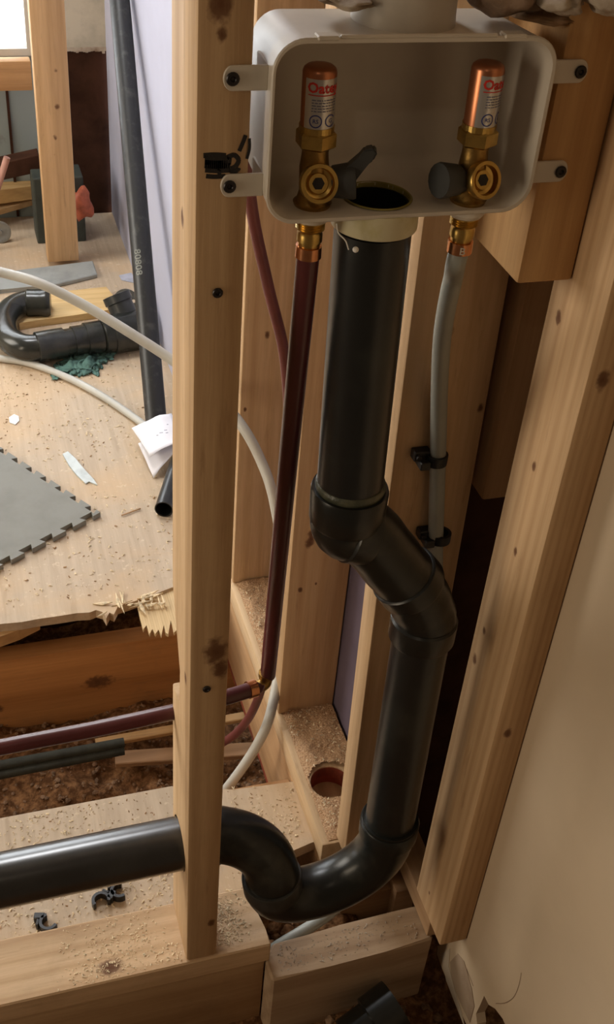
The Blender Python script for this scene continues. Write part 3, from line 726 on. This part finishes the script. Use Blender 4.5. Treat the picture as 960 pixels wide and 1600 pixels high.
bm = bmesh.new(); lathe(bm, [(-.020, .033), (-.018, .0352), (.006, .0352), (.008, .0342), (.009, .031)], V(A4.x, DY, A4.z), (0, 0, -1), 44); obj('lower_hub', bm, M['abs_dusty'], drain, smooth='auto')
straight('lower_pipe', V(A4.x, DY, A4.z), LO, R2, M['abs'], drain)
bm = bmesh.new(); lathe(bm, [(-.001, .0306), (.0, .0322), (.003, .0326), (.007, .0318), (.008, .0306)], V(B1.x, DY, B1.z-(-.016)), (0, 0, 1), 40); obj('cement', bm, M['glue'], drain, smooth=True)
bm = bmesh.new(); lathe(bm, [(-.004, .0306), (-.002, .0322), (.003, .0345), (.008, .0318), (.010, .0306)], LO+V(0, 0, .004), LO-V(A4.x, DY, A4.z), 40); obj('cement', bm, M['glue'], drain, smooth=True)
bm = bmesh.new(); P = [at(526, 350, Y=DY-.034), at(529, 364, Y=DY-.031), at(540, 376, Y=DY-.0325), at(545, 390, Y=DY-.0325)]
sweep(bm, catmull(P, 6), .0005, 6); c = at(556, 390, Y=DY-.0312); bmesh.ops.create_icosphere(bm, subdivisions=2, radius=.0024, matrix=Matrix.Translation(c))
obj('glue_drip', bm, M['white'], drain)
# trap: U bend, then elbow of the arm
UL = at(425, 1352, Y=DY+.004)
c_x = (UL.x+LO.x)/2; w2 = (LO.x-UL.x)/2; zt_ = LO.z-.004
ZB = at(500, 1383, Y=DY).z-.008
P = [LO+V(0, 0, .004), V(LO.x, DY, zt_-.012)]
ZL = .114
pp = [LO+V(0, 0, .010)]
for k in range(0, 25):
    th = PI*k/24; zR = zt_-.012; pp.append(V(c_x+w2*math.cos(th), DY, zR+(ZL-zR)*k/24-((zR+ZL)/2-ZB)*math.sin(th)**.85))
pp.append(V(UL.x, DY, ZL+.008))
obj('trap_bend', sweep(bmesh.new(), pp, [.0345]+[.0335]*23+[.034]*2+[.036], 44), M['abs_dusty'], drain, smooth='auto')
bm = bmesh.new(); lathe(bm, [(-.022, .0345), (-.020, .0368), (.002, .0372), (.004, .0362), (.0045, .0325)], V(UL.x, DY, ZL+.010), (-.12, 0, 1), 44); obj('trap_rim', bm, plain('rim_abs', (.03, .03, .027), .4, scale=30), drain, smooth='auto')
bm = bmesh.new(); lathe(bm, [(-.014, .0345), (-.012, .0362), (.010, .0366), (.012, .0352), (.0125, .031)], LO+V(0, 0, -.006), (0, 0, 1), 44); obj('trap_hub', bm, M['abs_dusty'], drain, smooth='auto')
ax0 = V(.215, .045, DZ)
pp = [V(.19, .045, DZ), V(.212, .045, DZ)]
ex = UL.x; Rr = DZ-(zt_+.004)
for k in range(1, 17):
    th = PI/2*k/16
    pp.append(V(.212+(ex-.212)*math.sin(th), .045+(DY-.045)*(k/16), ZL+.012+(DZ-ZL-.012)*math.cos(th)))
pp.append(V(ex, DY, ZL+.002))
obj('arm_elbow', sweep(bmesh.new(), pp, [.0345, .0348]+[.0335]*17, 44), M['abs_dusty'], drain, smooth='auto')
a0 = V(-.62, .045, hp[0].z-(hp[1].z-hp[0].z)/(hp[1].x-hp[0].x)*(hp[0].x+.62)*1.0)
arm = straight('drain_arm', V(.205, .045, DZ), V(-.62, .045, hp[0].z-.010), R2+.0012, M['arm'], drain)

# black fitting on the ground at the very front
ff = empty('pipe_coupling', at(585, 1600, Z=-.16), 'short black pipe coupling lying in the dirt at the bottom edge', 'fitting')
bm = bmesh.new(); lathe(bm, [(-.050, .026), (-.050, .030), (-.012, .0305), (-.010, .036), (.030, .0365), (.0305, .032), (.0, .031)], at(592, 1592, Z=-.125), V(.80, .22, .25), 40); obj('coupling_body', bm, M['abs_dusty'], ff, smooth='auto')
bm = bmesh.new(); lathe(bm, [(-.03, .024), (.010, .0245), (.012, .021), (-.005, .020)], at(608, 1606, Z=-.115), V(.1, -.6, .8), 36); obj('coupling_branch', bm, plain('blue_grey_abs', (.05, .06, .07), .35), ff, smooth='auto')

# ------------------------------------------------------------------ water pipes
top = V(b1.x, b1.y, BZ0-.036); elb = at(418, 1066, Y=.12)
riser = empty('water_pipe', elb, 'maroon water riser under the left valve, turning left through the notched stud', 'pipe')
obj('riser', sweep(bmesh.new(), [top, elb+V(0, 0, .012)], .0090, 28), M['pex'], riser, smooth='auto')
bm = bmesh.new(); sweep(bm, catmull([elb+V(-.0015, 0, .022), elb+V(-.002, 0, .010), elb+V(-.004, -.002, .002), elb+V(-.012, -.005, 0), elb+V(-.020, -.006, .0)], 5), .0078, 20)
lathe(bm, [(0, .0095), (.006, .0095)], elb+V(-.0015, 0, .011), (0, 0, 1), 24); obj('elbow', bm, M['brass_dark'], riser, smooth='auto')
hs = at(396, 1076, Y=.105); hm = at(290, 1108, Y=.085); he = at(0, 1168, Y=.085)
ext = he+(he-hm)*.9
pp = catmull([hs+V(.006, .004, .002), hs, (hs+hm)/2+V(0, 0, -.001), hm, (hm+he)/2+V(0, 0, -.002), he, ext], 6)
obj('branch', sweep(bmesh.new(), pp, .0090, 28), M['pex'], riser, smooth='auto')
dd = (hm-hs).normalized(); bm = bmesh.new(); lathe(bm, [(-.005, .0092), (-.005, .0104), (.005, .0104), (.005, .0092)], hs+dd*.002, dd, 28); obj('crimp_ring', bm, M['copper'], riser, smooth='auto')
# thin maroon pipe behind
P = [at(384, 240, Y=.30), at(396, 340, Y=.30), at(420, 450, Y=.31), at(446, 565, Y=.32), at(450, 700, Y=.33), at(432, 900, Y=.33), at(416, 1040, Y=.34), at(400, 1100, Y=.35), at(375, 1140, Y=.37), at(340, 1165, Y=.40), at(300, 1180, Y=.42)]
tag(obj('water_pipe', sweep(bmesh.new(), catmull(P, 8), .0065, 20), plain('maroon_pex_thin', (.16, .045, .04), .4), smooth=True), 'thin maroon pipe slanting behind the maroon riser', 'pipe')
# grey riser
topg = V(b2v.x, b2v.y, BZ0-.036)
P = [topg, topg+V(-.0005, .001, -.012), at(709, 432, Y=.022), at(703, 458, Y=.028), at(695, 500, Y=.043), at(690, 545, Y=.058), at(687, 610, Y=.076), at(685, 700, Y=.088), at(683, 780, Y=.088), at(681, 850, Y=.088), at(678, 1000, Y=.085), at(655, 1200, Y=.083), at(600, 1360, Y=.09), at(545, 1402, Z=-.045), at(500, 1438, Z=-.060), at(440, 1475, Z=-.075), at(410, 1495, Z=-.11)]
gp = tag(obj('water_pipe', sweep(bmesh.new(), catmull(P, 10), .0082, 26), M['pex_grey'], smooth=True), 'grey water riser under the right valve, clipped to the near cross-wall stud', 'pipe')
bmc = None
for px, py, lb_ in ((676, 716, 'upper black clip holding the grey riser'), (682, 838, 'lower black clip holding the grey riser')):
    c = at(px+6, py, Y=.088); r = empty('pipe_clip', V(c.x, .0999, c.z), lb_, 'pipe clip', 'clips on the grey riser')
    bm = bmesh.new(); n = 20
    ring = []
    for k in range(n+1):
        th = math.radians(-120+300*k/n); ring.append((math.cos(th), math.sin(th)))
    for (ra, rb) in ((.0084, .0118),):
        A = [[bm.verts.new(V(c.x+q[0]*rr_, .088-q[1]*rr_*.95, c.z+h)) for q in ring] for rr_, h in ((ra, -.0055), (ra, .0055), (rb, .0055), (rb, -.0055))]
        for k in range(n):
            for i in range(4): bm.faces.new((A[i][k], A[i][k+1], A[(i+1) % 4][k+1], A[(i+1) % 4][k]))
        for k in (0, n): bm.faces.new([A[i][k] for i in range(4)])
    obj('clip_ring', bm, M['clip'], r, smooth='auto')
    bm = box(bmesh.new(), c.x-.024, c.x-.006, .088, .0995, c.z-.002, c.z+.009, .001, 1); box(bm, c.x-.02, c.x-.009, .078, .0995, c.z-.007, c.z+.002, .001, 1); obj('clip_arm', bm, M['clip'], r)
    bm = bmesh.new(); lathe(bm, [(0, .0022), (.003, .0030), (.004, .0030)], V(c.x-.020, .088, c.z+.004), (0, -1, 0), 12); obj('nail', bm, M['clip'], r)
# grey pipe of the left room
P = [at(-120, 395, Y=.95), at(0, 425, Y=.90), at(60, 442, Y=.86), at(130, 476, Y=.82), at(200, 518, Y=.77), at(268, 562, Y=.72), at(330, 610, Y=.66), at(378, 665, Y=.60), at(408, 720, Y=.56), at(428, 780, Y=.52), at(442, 880, Y=.47), at(440, 1010, Y=.43), at(424, 1110, Y=.36), at(404, 1160, Y=.34), at(370, 1212, Y=.33), at(330, 1262, Y=.33)]
tag(obj('water_pipe', sweep(bmesh.new(), catmull(P, 9), .0078, 24), M['pex_white'], smooth=True), 'long pale grey pipe arching across the left room and down behind the maroon riser', 'pipe')
rz = FZ+.009
P = [at(-60, 552, Z=rz), at(0, 560, Z=rz), at(50, 569, Z=rz), at(110, 592, Z=rz), at(165, 622, Z=rz), at(225, 664, Z=rz), at(262, 700, Z=rz)]
tag(obj('water_pipe', sweep(bmesh.new(), catmull(P, 9), .0080, 24), M['pex_white'], smooth=True), 'pale grey pipe lying on the plywood floor', 'pipe')
# foam tubes beside maroon branch
for i, (ya, yb, lb_) in enumerate(((1196, 1160, 'upper dark foam pipe sleeve just below the maroon branch'), (1210, 1172, 'lower dark foam pipe sleeve beside the soil'))):
    z = -.215-.012*i; p0 = at(0, ya, Z=z); p1 = at(194, yb, Z=z); q0 = p0+(p0-p1)*1.6
    tag(obj('foam_sleeve', sweep(bmesh.new(), [q0, p0, p1], .0085, 18, hollow=.003), M['foam'], smooth='auto'), lb_, 'foam sleeve', 'foam sleeves below the maroon branch')

# ------------------------------------------------------------------ things in the left room
fz = FZ
sx0, sx1 = at(75, 409, Z=fz+.012).x, at(118, 409, Z=fz+.012).x
yst = at(100, 409, Z=fz+.012).y
kn = [(88, 110, .006), (90, 167, .007), (87, 215, .006), (86, 242, .004)]
c = V((sx0+sx1+.012)/2, yst+.019, fz+.012)
board('loose_stud', sx0, sx1+.010, yst, yst+.045, fz+.0125, 2.38, wood('far_stud_wood', (.70, .46, .25), (.54, .33, .16), 2, knots=[(*(at(x, y, Y=yst)-c), r) for x, y, r in kn], seed=41, dirt=.1), 'pale stud standing in front of the far wall beside the window', 'stud')
z1, z0 = at(30, 92, Y=2.28).z, at(30, 138, Y=2.28).z
board('window_rail', -.65, sx0+.012, 2.26, 2.30, z0, z1, wood('rail_wood', (.58, .34, .16), (.42, .23, .1), 0, seed=42, knots=[(.30, -.02, .04, .012), (.22, -.02, .05, .007)]), 'orange-brown rail below the far window', 'rail')
# grey trim board on the floor under the stud
def slab(name, px, z, th, mat, label, cat, kind=None, bev=0):
    bm = prism(bmesh.new(), [tuple(at(x, y, Z=z+th).xy) for x, y in px], z, z+th)
    if bev: bmesh.ops.bevel(bm, geom=bm.edges[:], offset=bev, segments=1, affect='EDGES')
    return tag(obj(name, bm, mat), label, cat, kind=kind)
slab('trim_board', [(0, 452), (-40, 462), (-40, 430), (70, 417), (145, 407), (152, 428), (90, 443)], fz+.0005, .011, M['plastic_grey'], 'flat grey trim board on the floor under the loose stud', 'board', bev=.002)
slab('plywood_scrap', [(60, 500), (30, 505), (32, 462), (166, 448), (184, 470), (183, 482), (120, 492)], fz+.0005, .018, wood('bright_ply', (.82, .60, .30), (.72, .50, .22), 0, seed=44, dirt=.05), 'bright yellow plywood scrap behind the black trap fittings', 'plywood')
tr = empty('trap_assembly', at(60, 530, Z=fz), 'glossy black trap assembly with bend and couplings lying on the floor', 'fitting')
gl = plain('glossy_abs', (.020, .022, .020), .22, scale=16, bmp=.08, col2=(.045, .045, .036))
zc_ = fz+.040
P = [at(66, 474, Z=zc_), at(40, 474, Z=zc_), at(18, 484, Z=zc_), at(6, 505, Z=zc_), at(14, 530, Z=zc_), at(40, 543, Z=zc_), at(75, 541, Z=zc_), at(110, 533, Z=zc_)]
obj('trap_bend', sweep(bmesh.new(), catmull(P, 8), .030, 32), gl, tr, smooth='auto')
d = P[0]-P[1]
bm = bmesh.new(); lathe(bm, [(-.045, .031), (-.042, .034), (-.01, .034), (0, .036), (.006, .035), (.012, .029), (.010, .008)], P[0]+d*.2, d, 32); obj('end_cap', bm, gl, tr, smooth='auto')
d = (at(215, 516, Z=zc_)-at(60, 543, Z=zc_)).normalized(); q = at(58, 543, Z=zc_); Lx = (at(222, 515, Z=zc_)-q).length
bm = bmesh.new(); lathe(bm, [(a_, r_*1.15) for a_, r_ in [(-.002, .027), (.0, .0305), (Lx*.25, .0305), (Lx*.255, .027), (Lx*.33, .027), (Lx*.335, .030), (Lx*.45, .0295), (Lx*.455, .0325), (Lx*.60, .0325), (Lx*.605, .030), (Lx*.62, .036), (Lx*.70, .0365), (Lx*.705, .040), (Lx*1.05, .041), (Lx*1.06, .036)]], q, d, 36); obj('couplings', bm, gl, tr, smooth='auto')
bm = bmesh.new(); br = at(200, 505, Z=zc_+.01); lathe(bm, [(0, .03), (.05, .030), (.052, .033), (.07, .033), (.071, .027)], br, V(-.2, .35, .55), 32); obj('branch', bm, plain('grey_black_abs', (.04, .043, .043), .35), tr, smooth='auto')
# cleanout strap disc
dc = at(197, 470, Y=at(200, 500, Z=zc_).y+.06)
bm = bmesh.new(); lathe(bm, [(0, .030), (.002, .030)], dc, V(-.2, -1, .2), 28)
o = tag(obj('perforated_disc', bm, M['alu']), 'perforated metal disc standing behind the black fittings', 'disc')
for k in range(6):
    th = k*PI/3; u, v = frame_of(V(-.2, -1, .2)); cc = dc+(u*math.cos(th)+v*math.sin(th))*.018; cut(o, sweep(bmesh.new(), [cc-V(-.2, -1, .2)*.01, cc+V(-.2, -1, .2)*.01], .0045, 12))
# teal rag
bm = bmesh.new(); nx = 44; ctr = at(128, 572, Z=fz); g = []
rag_c = [at(85, 592, Z=fz), at(150, 585, Z=fz), at(185, 545, Z=fz), at(105, 545, Z=fz)]
for j in range(nx+1):
    row = []
    for i in range(nx+1):
        s, t_ = i/nx, j/nx
        p = (rag_c[0]*(1-s)+rag_c[1]*s)*(1-t_)+(rag_c[3]*(1-s)+rag_c[2]*s)*t_
        e = math.sin(PI*s)*math.sin(PI*t_)
        p = p+V(.010*noise.noise(V(s*5, t_*5, 9)), .014*noise.noise(V(s*5, t_*5, 4)),   .003+.009*e*(.6+noise.noise(V(s*3+t_*2, t_*2, 2)))+.020*abs(noise.noise(V(s*6+t_*4, t_*3-s*2, 5)))*e**.5)
        if min(s, t_, 1-s, 1-t_) < .12: p += V(.02*noise.noise(V(s*14, t_*14, 7)), .03*noise.noise(V(s*14, t_*14, 8)), 0)
        row.append(bm.verts.new(p))
    g.append(row)
for j in range(nx):
    for i in range(nx): bm.faces.new((g[j][i], g[j][i+1], g[j+1][i+1], g[j+1][i]))
rg = tag(obj('rag', bm, M['teal'], smooth=True), 'crumpled teal rag under the black trap fittings', 'rag')
sm = rg.modifiers.new('s', 'SOLIDIFY'); sm.thickness = .0012
# leaning black vent pipe
p0 = at(246, 668, Z=fz+.03); p1 = at(187, 0, X=.395); p0.z = fz+.01
lean = tag(obj('vent_pipe', sweep(bmesh.new(), [p0, p1, p1+(p1-p0)*1.2], .0225, 36, hollow=.003), plain('scuffed_abs', (.018, .019, .020), .4, scale=40, bmp=.1, col2=(.06, .06, .055), thr=(.55, .75)), smooth='auto'), 'long black pipe leaning against the purple wallboard', 'pipe')
axl = (p1-p0).normalized(); q0 = at(212, 430, Y=(p0+(p1-p0)*.45).y); hgt_ = (q0-p0).dot(axl)
bm = text_mesh('80808', .020, .0004)
for v in bm.verts: v.co = V(v.co.y-.007, -v.co.x*1.15, .0002)
wrap(bm, p0, axl, (V(-.55, -1, .3)-axl*V(-.55, -1, .3).dot(axl)).normalized(), .0225, hgt_)
obj('stamp', bm, plain('pale_stamp', (.22, .23, .20), .6), lean)
# short pipe under the papers
e0 = at(256, 796, Z=fz+.018); e1 = at(281, 718, Z=fz+.018)
tag(obj('pipe_offcut', sweep(bmesh.new(), [e0, e1+(e1-e0)*.5], .0178, 36, hollow=.0022), M['abs'], smooth='auto'), 'short black pipe with open end on the floor beside the scribbled stud', 'pipe')
# papers
def sheet(px, zs, mat, label, bend=.0):
    bm = bmesh.new(); P = [at(x, y, Z=z) for (x, y), z in zip(px, zs)]; n = 10; g = []
    for j in range(n+1):
        row = []
        for i in range(n+1):
            s, t_ = i/n, j/n; p = (P[0]*(1-s)+P[1]*s)*(1-t_)+(P[3]*(1-s)+P[2]*s)*t_
            row.append(bm.verts.new(p+V(0, 0, bend*math.sin(PI*s)+.004*noise.noise(V(s*3, t_*3, bend*99)))))
        g.append(row)
    for j in range(n):
        for i in range(n): bm.faces.new((g[j][i], g[j][i+1], g[j+1][i+1], g[j+1][i]))
    o = tag(obj('paper_sheet', bm, mat, smooth=True), label, 'paper', 'papers beside the scribbled stud'); md = o.modifiers.new('s', 'SOLIDIFY'); md.thickness = .0006
    return o
sheet([(216, 693), (270, 675), (282, 700), (240, 747)], [fz+.030, fz+.045, fz+.045, fz+.004], M['paper'], 'lower white sheet with a folded corner pointing down at the open pipe', .004)
up_ = sheet([(206, 669), (268, 646), (290, 690), (235, 714)], [fz+.040, fz+.062, fz+.060, fz+.040], M['paper'], 'upper white sheet with small drawing, lying over the other', .006)
bm = bmesh.new()
for (x, y, l) in ((262, 663, 3), (252, 676, 6), (259, 672, 5), (261, 676, 4), (246, 680, 3)):
    p = at(x, y, Z=fz+.068); box(bm, p.x-l*.0006, p.x+l*.0006, p.y-.0008, p.y+.0008, p.z-.0003, p.z)
obj('drawing', bm, M['grey_ink'], up_)
# interlocking foam mat
cA, cB, cC = at(157, 801, Z=fz+.011), at(-45, 669, Z=fz+.011), at(-75, 925, Z=fz+.011)
def toothed(a_, b_, n, depth, sign, flip):
    out = []; d = (b_-a_); L = d.length; d.normalize(); nn = V(d.y, -d.x, 0)*sign
    st = L/n
    for k in range(n):
        o0 = a_+d*st*k
        for f_, h in (((0, 0), (.38, 0), (.26, 1), (.86, 1), (.74, 0)) if not flip else ((0, 0), (.22, 0), (.10, 1), (.66, 1), (.54, 0))):
            out.append(o0+d*st*f_+nn*h*depth)
    return out
cD = cB+(cC-cA)
o1 = toothed(cB, cA, 9, -.011, -1, False); o2 = toothed(cA, cC, 7, .012, 1, False)
pts = [(p.x, p.y) for p in o1+o2]+[(cC.x, cC.y), (cD.x, cD.y)]
bm = prism(bmesh.new(), pts, fz+.001, fz+.012)
tag(obj('foam_mat', bm, M['mat']), 'grey interlocking foam floor mat with toothed edges', 'mat')
# small things
slab('putty_shard', [(98, 709), (106, 705), (118, 716), (131, 732), (146, 748), (152, 757), (139, 752), (134, 755), (120, 742), (108, 727)], fz+.0005, .003, plain('pale_shard', (.62, .68, .68), .5), 'pale blue-white broken plastic shard on the floor', 'shard')
slab('paper_scrap', [(14, 652), (22, 647), (29, 650), (30, 657), (24, 663), (15, 660)], fz+.0005, .002, M['white'], 'small white crumb of plaster on the floor at left', 'scrap')
slab('paper_scrap', [(186, 430), (205, 426), (214, 437), (208, 441), (190, 437)], fz+.0005, .002, plain('blue_scrap', (.5, .52, .62), .7), 'crumpled bluish paper scrap at the foot of the leaning pipe', 'scrap')
stick('splinter_stick', at(190, 806, Z=fz+.002), at(220, 795, Z=fz+.002), .003, .002, M['chip2'], 'dark splinter left of the open pipe end', 'splinter')
# wood scraps by far wall
pA, pB = at(-60, 322, Z=fz+.07), at(62, 295, Z=fz+.07)
stick('lumber_offcut', at(-60, 316, Z=fz+.060), at(60, 300, Z=fz+.060), .09, .040, wood('offcut_wood', (.70, .46, .2), (.5, .3, .12), 0, seed=51), 'thick pale offcut with a split end on the left pile', 'lumber')
stick('lumber_offcut', at(-60, 345, Z=fz+.030), at(75, 306, Z=fz+.040), .06, .016, wood('offcut_wood_flat', (.66, .46, .25), (.5, .32, .15), 0, seed=52), 'thin flat board under the thick offcut', 'lumber')
stick('dark_board', at(-60, 290, Y=2.25), at(66, 262, Y=2.25), .05, .045, M['dark'], 'dark board behind the offcuts against the teal wall', 'board')
# toolbox-like dark green heap and orange rag
bm = bmesh.new(); box(bm, at(50, 290, Y=2.2).x, at(128, 290, Y=2.2).x, 2.16, 2.25, fz+.0, at(100, 268, Y=2.2).z, .004)
tag(obj('tool_crate', bm, plain('dark_green_plastic', (.05, .06, .05), .6)), 'dark green-grey crate half hidden behind the pale far stud', 'crate')
for k in range(3):
    z = at(125, 282+k*6, Y=2.15).z; bm = box(bmesh.new(), at(118, 285, Y=2.15).x, at(133, 285, Y=2.15).x, 2.152, 2.1595, z-.003, z+.003); obj('slat', bm, M['plastic_grey'], bpy.data.objects['tool_crate']) if False else bm.free()
bm = bmesh.new(); c = at(128, 318, Y=2.12)
for k in range(1): bmesh.ops.create_icosphere(bm, subdivisions=3, radius=.032)
for v in bm.verts: v.co = V(c.x+v.co.x*(1.0+.5*noise.noise(v.co*40)), 2.12+v.co.y, c.z+v.co.z*(1.2+.9*noise.noise(v.co*50+V(3, 0, 0))))
tag(obj('orange_bag', bm, M['orange'], smooth=True), 'crumpled orange bag by the pale far stud', 'bag')
# copper stub and disc
ca, cb = at(-6, 308, Z=fz+.15), at(12, 244, Z=fz+.30); cb = at(12, 246, Y=ca.y+.04)
tag(obj('copper_tube', sweep(bmesh.new(), [at(-20, 345, Y=ca.y), at(11, 246, Y=ca.y)], .0085, 20), plain('pinkish_copper', (.55, .30, .24), .4), smooth='auto'), 'pinkish copper tube sticking up at the left edge', 'tube')
dc = at(0, 362, Z=fz+.03); bm = bmesh.new(); lathe(bm, [(-.004, .026), (-.003, .029), (.003, .029), (.004, .026), (.002, .020), (.002, .006), (.006, .005), (.006, .0)], V(dc.x, dc.y, fz+.029), V(.1, -1, .25), 30)
tag(obj('caster_wheel', bm, M['alu'], smooth='auto'), 'round grey metal wheel on the floor at the left edge', 'wheel')
# black clips on the plywood strip
def jclip(px, py, ang, label):
    c = at(px, py, Z=-.030); r = bmesh.new(); n = 14; A = []
    for ra, h in ((.0085, -.006), (.0085, .006), (.0125, .006), (.0125, -.006)):
        A.append([r.verts.new(V(math.cos(a_)*ra, math.sin(a_)*ra, h)) for a_ in [math.radians(-70+230*k/n) for k in range(n+1)]])
    for k in range(n):
        for i in range(4): r.faces.new((A[i][k], A[i][k+1], A[(i+1) % 4][k+1], A[(i+1) % 4][k]))
    for k in (0, n): r.faces.new([A[i][k] for i in range(4)])
    box(r, .006, .020, -.013, -.004, -.006, .006, .001, 1); box(r, .012, .016, -.004, .006, -.006, .006, .001, 1)
    mt = Matrix.Rotation(ang, 3, 'Z')
    for v in r.verts: v.co = mt @ v.co+V(c.x, c.y, -.0315)
    return tag(obj('pipe_clip', r, M['clip'], smooth='auto'), label, 'pipe clip', 'loose clips on the plywood strip')
jclip(158, 1408, .9, 'loose black pipe clip half under the horizontal drain')
jclip(187, 1392, 2.4, 'black pipe clip mostly hidden under the horizontal drain')
jclip(76, 1442, 2.9, 'loose black pipe clip at the back edge of the front plate')

# torn plaster lumps above the box at top right
def lump(name, px, py, Y, rx, rz_, mat, label, seed):
    c = at(px, py, Y=Y); bm = bmesh.new(); bmesh.ops.create_icosphere(bm, subdivisions=4, radius=1)
    for v in bm.verts:
        k = 1+.28*noise.noise(v.co*1.7+V(seed, 0, 0))+.10*noise.noise(v.co*6+V(seed, 1, 0)); v.co = V(c.x+v.co.x*rx*k, Y+v.co.y*.03*k, c.z+v.co.z*rz_*k)
    return tag(obj(name, bm, mat, smooth=True), label, 'plaster')
lump('plaster_lump', 790, -14, .02, .030, .014, plain('brown_plaster', (.27, .18, .12), .95, var=.3, scale=30, bmp=.8), 'brown crumbling plaster lump above the right end of the outlet box', 1)
lump('plaster_lump', 868, -6, .0, .015, .010, M['plaster'], 'small pale plaster lump between the brown ones at the top edge', 2)
lump('plaster_lump', 955, -8, -.02, .018, .011, M['plaster'], 'pale plaster lump at the top right corner', 5)
lump('plaster_lump', 858, 18, .03, .030, .005, plain('brown_scale', (.36, .22, .12), .95, var=.3, scale=30, bmp=.8), 'flat brown flake resting over the right top of the outlet box', 4)
lump('plaster_lump', 540, -6, .03, .020, .004, M['plaster'], 'pale crumb beside the white hub at the top edge', 6)

# ------------------------------------------------------------------ sawdust and shavings
def chips(name, n, region, z, label, mat, seed, smin=.0015, smax=.006, dens=None, hole=False):
    rn = random.Random(seed); bm = bmesh.new(); c_ = 0; tries = 0
    xs = [p[0] for p in region]; ys = [p[1] for p in region]
    def inside(x, y):
        r = False; j = len(region)-1
        for i in range(len(region)):
            if (region[i][1] > y) != (region[j][1] > y) and x < (region[j][0]-region[i][0])*(y-region[i][1])/(region[j][1]-region[i][1])+region[i][0]: r = not r
            j = i
        return r
    while c_ < n and tries < n*20:
        tries += 1; x, y = rn.uniform(min(xs), max(xs)), rn.uniform(min(ys), max(ys))
        if not inside(x, y) or (hole and math.hypot(x-hc.x, y-hc.y) < .034): continue
        if dens and noise.noise(V(x*dens, y*dens, seed)) < rn.uniform(-.5, .6): continue
        c_ += 1; L = rn.uniform(smin, smax)**1; wd = L*rn.uniform(.2, .6); a_ = rn.uniform(0, PI); d = V(math.cos(a_), math.sin(a_), rn.uniform(-.25, .25)); n_ = V(-d.y, d.x, rn.uniform(-.3, .3)); o_ = V(x, y, z+L*.15)
        q = [bm.verts.new(o_+d*L/2*s1+n_*wd/2*s2) for s1, s2 in ((-1, -1), (1, -.6), (.8, 1), (-.9, .8))]; t4 = bm.verts.new(o_+V(0, 0, L*.18))
        for i in range(4): bm.faces.new((q[i], q[(i+1) % 4], t4))
        bm.faces.new(q[::-1])
    return tag(obj(name, bm, mat), label, 'sawdust', kind='stuff')
chips('wood_shavings', 1500, [(-.1, .09), (.16, .09), (.26, .095), (.27, .13), (.37, .17), (.38, .26), (.2, .298), (-.1, .293)], -.0378, 'pale shavings scattered on the plywood strip', M['chip'], 1, .0015, .0055, 9)
chips('wood_shavings', 520, [(.0, .0), (.163, .002), (.163, .086), (.02, .08)], .0002, 'pale sawdust on the front plate at the foot of the stud', M['chip'], 2, .001, .004, 22)
chips('wood_shavings', 420, [(.205, .01), (.25, .01), (.262, .05), (.25, .08), (.205, .08)], .0002, 'pale sawdust on the plate end right of the stud', M['chip'], 3, .001, .0045, 25)
chips('wood_shavings', 1500, [(-.15, .73), (.37, .75), (.37, 1.3), (.37, 1.9), (-.1, 1.9)], FZ+.0002, 'pale shavings scattered over the plywood floor', M['chip'], 4, .002, .008, 7)
chips('wood_crumbs', 380, [(-.15, .73), (.37, .75), (.37, 1.3), (.37, 2.0), (-.1, 2.0)], FZ+.0002, 'dark crumbs scattered over the plywood floor', M['chip2'], 5, .002, .007, 6)
chips('wood_crumbs', 500, [(-.1, .09), (.16, .09), (.26, .095), (.37, .17), (.38, .26), (.2, .298), (-.1, .293)], -.0378, 'dark crumbs among the shavings on the plywood strip', M['chip2'], 6, .001, .004, 8)
chips('wood_shavings', 900, [(PX0+.012, .14), (PX1-.005, .14), (PX1-.005, .66), (PX0+.012, .66)], .006, 'curled shavings on the sawdust of the cross-wall plate', M['chip'], 8, .0015, .005, 12, hole=True)
chips('wood_crumbs', 240, [(.28, -.02), (.48, -.018), (.48, .02), (.29, .018)], -.0408, 'dirt crumbs on the weathered board', M['plaster'], 9, .001, .004, 25)
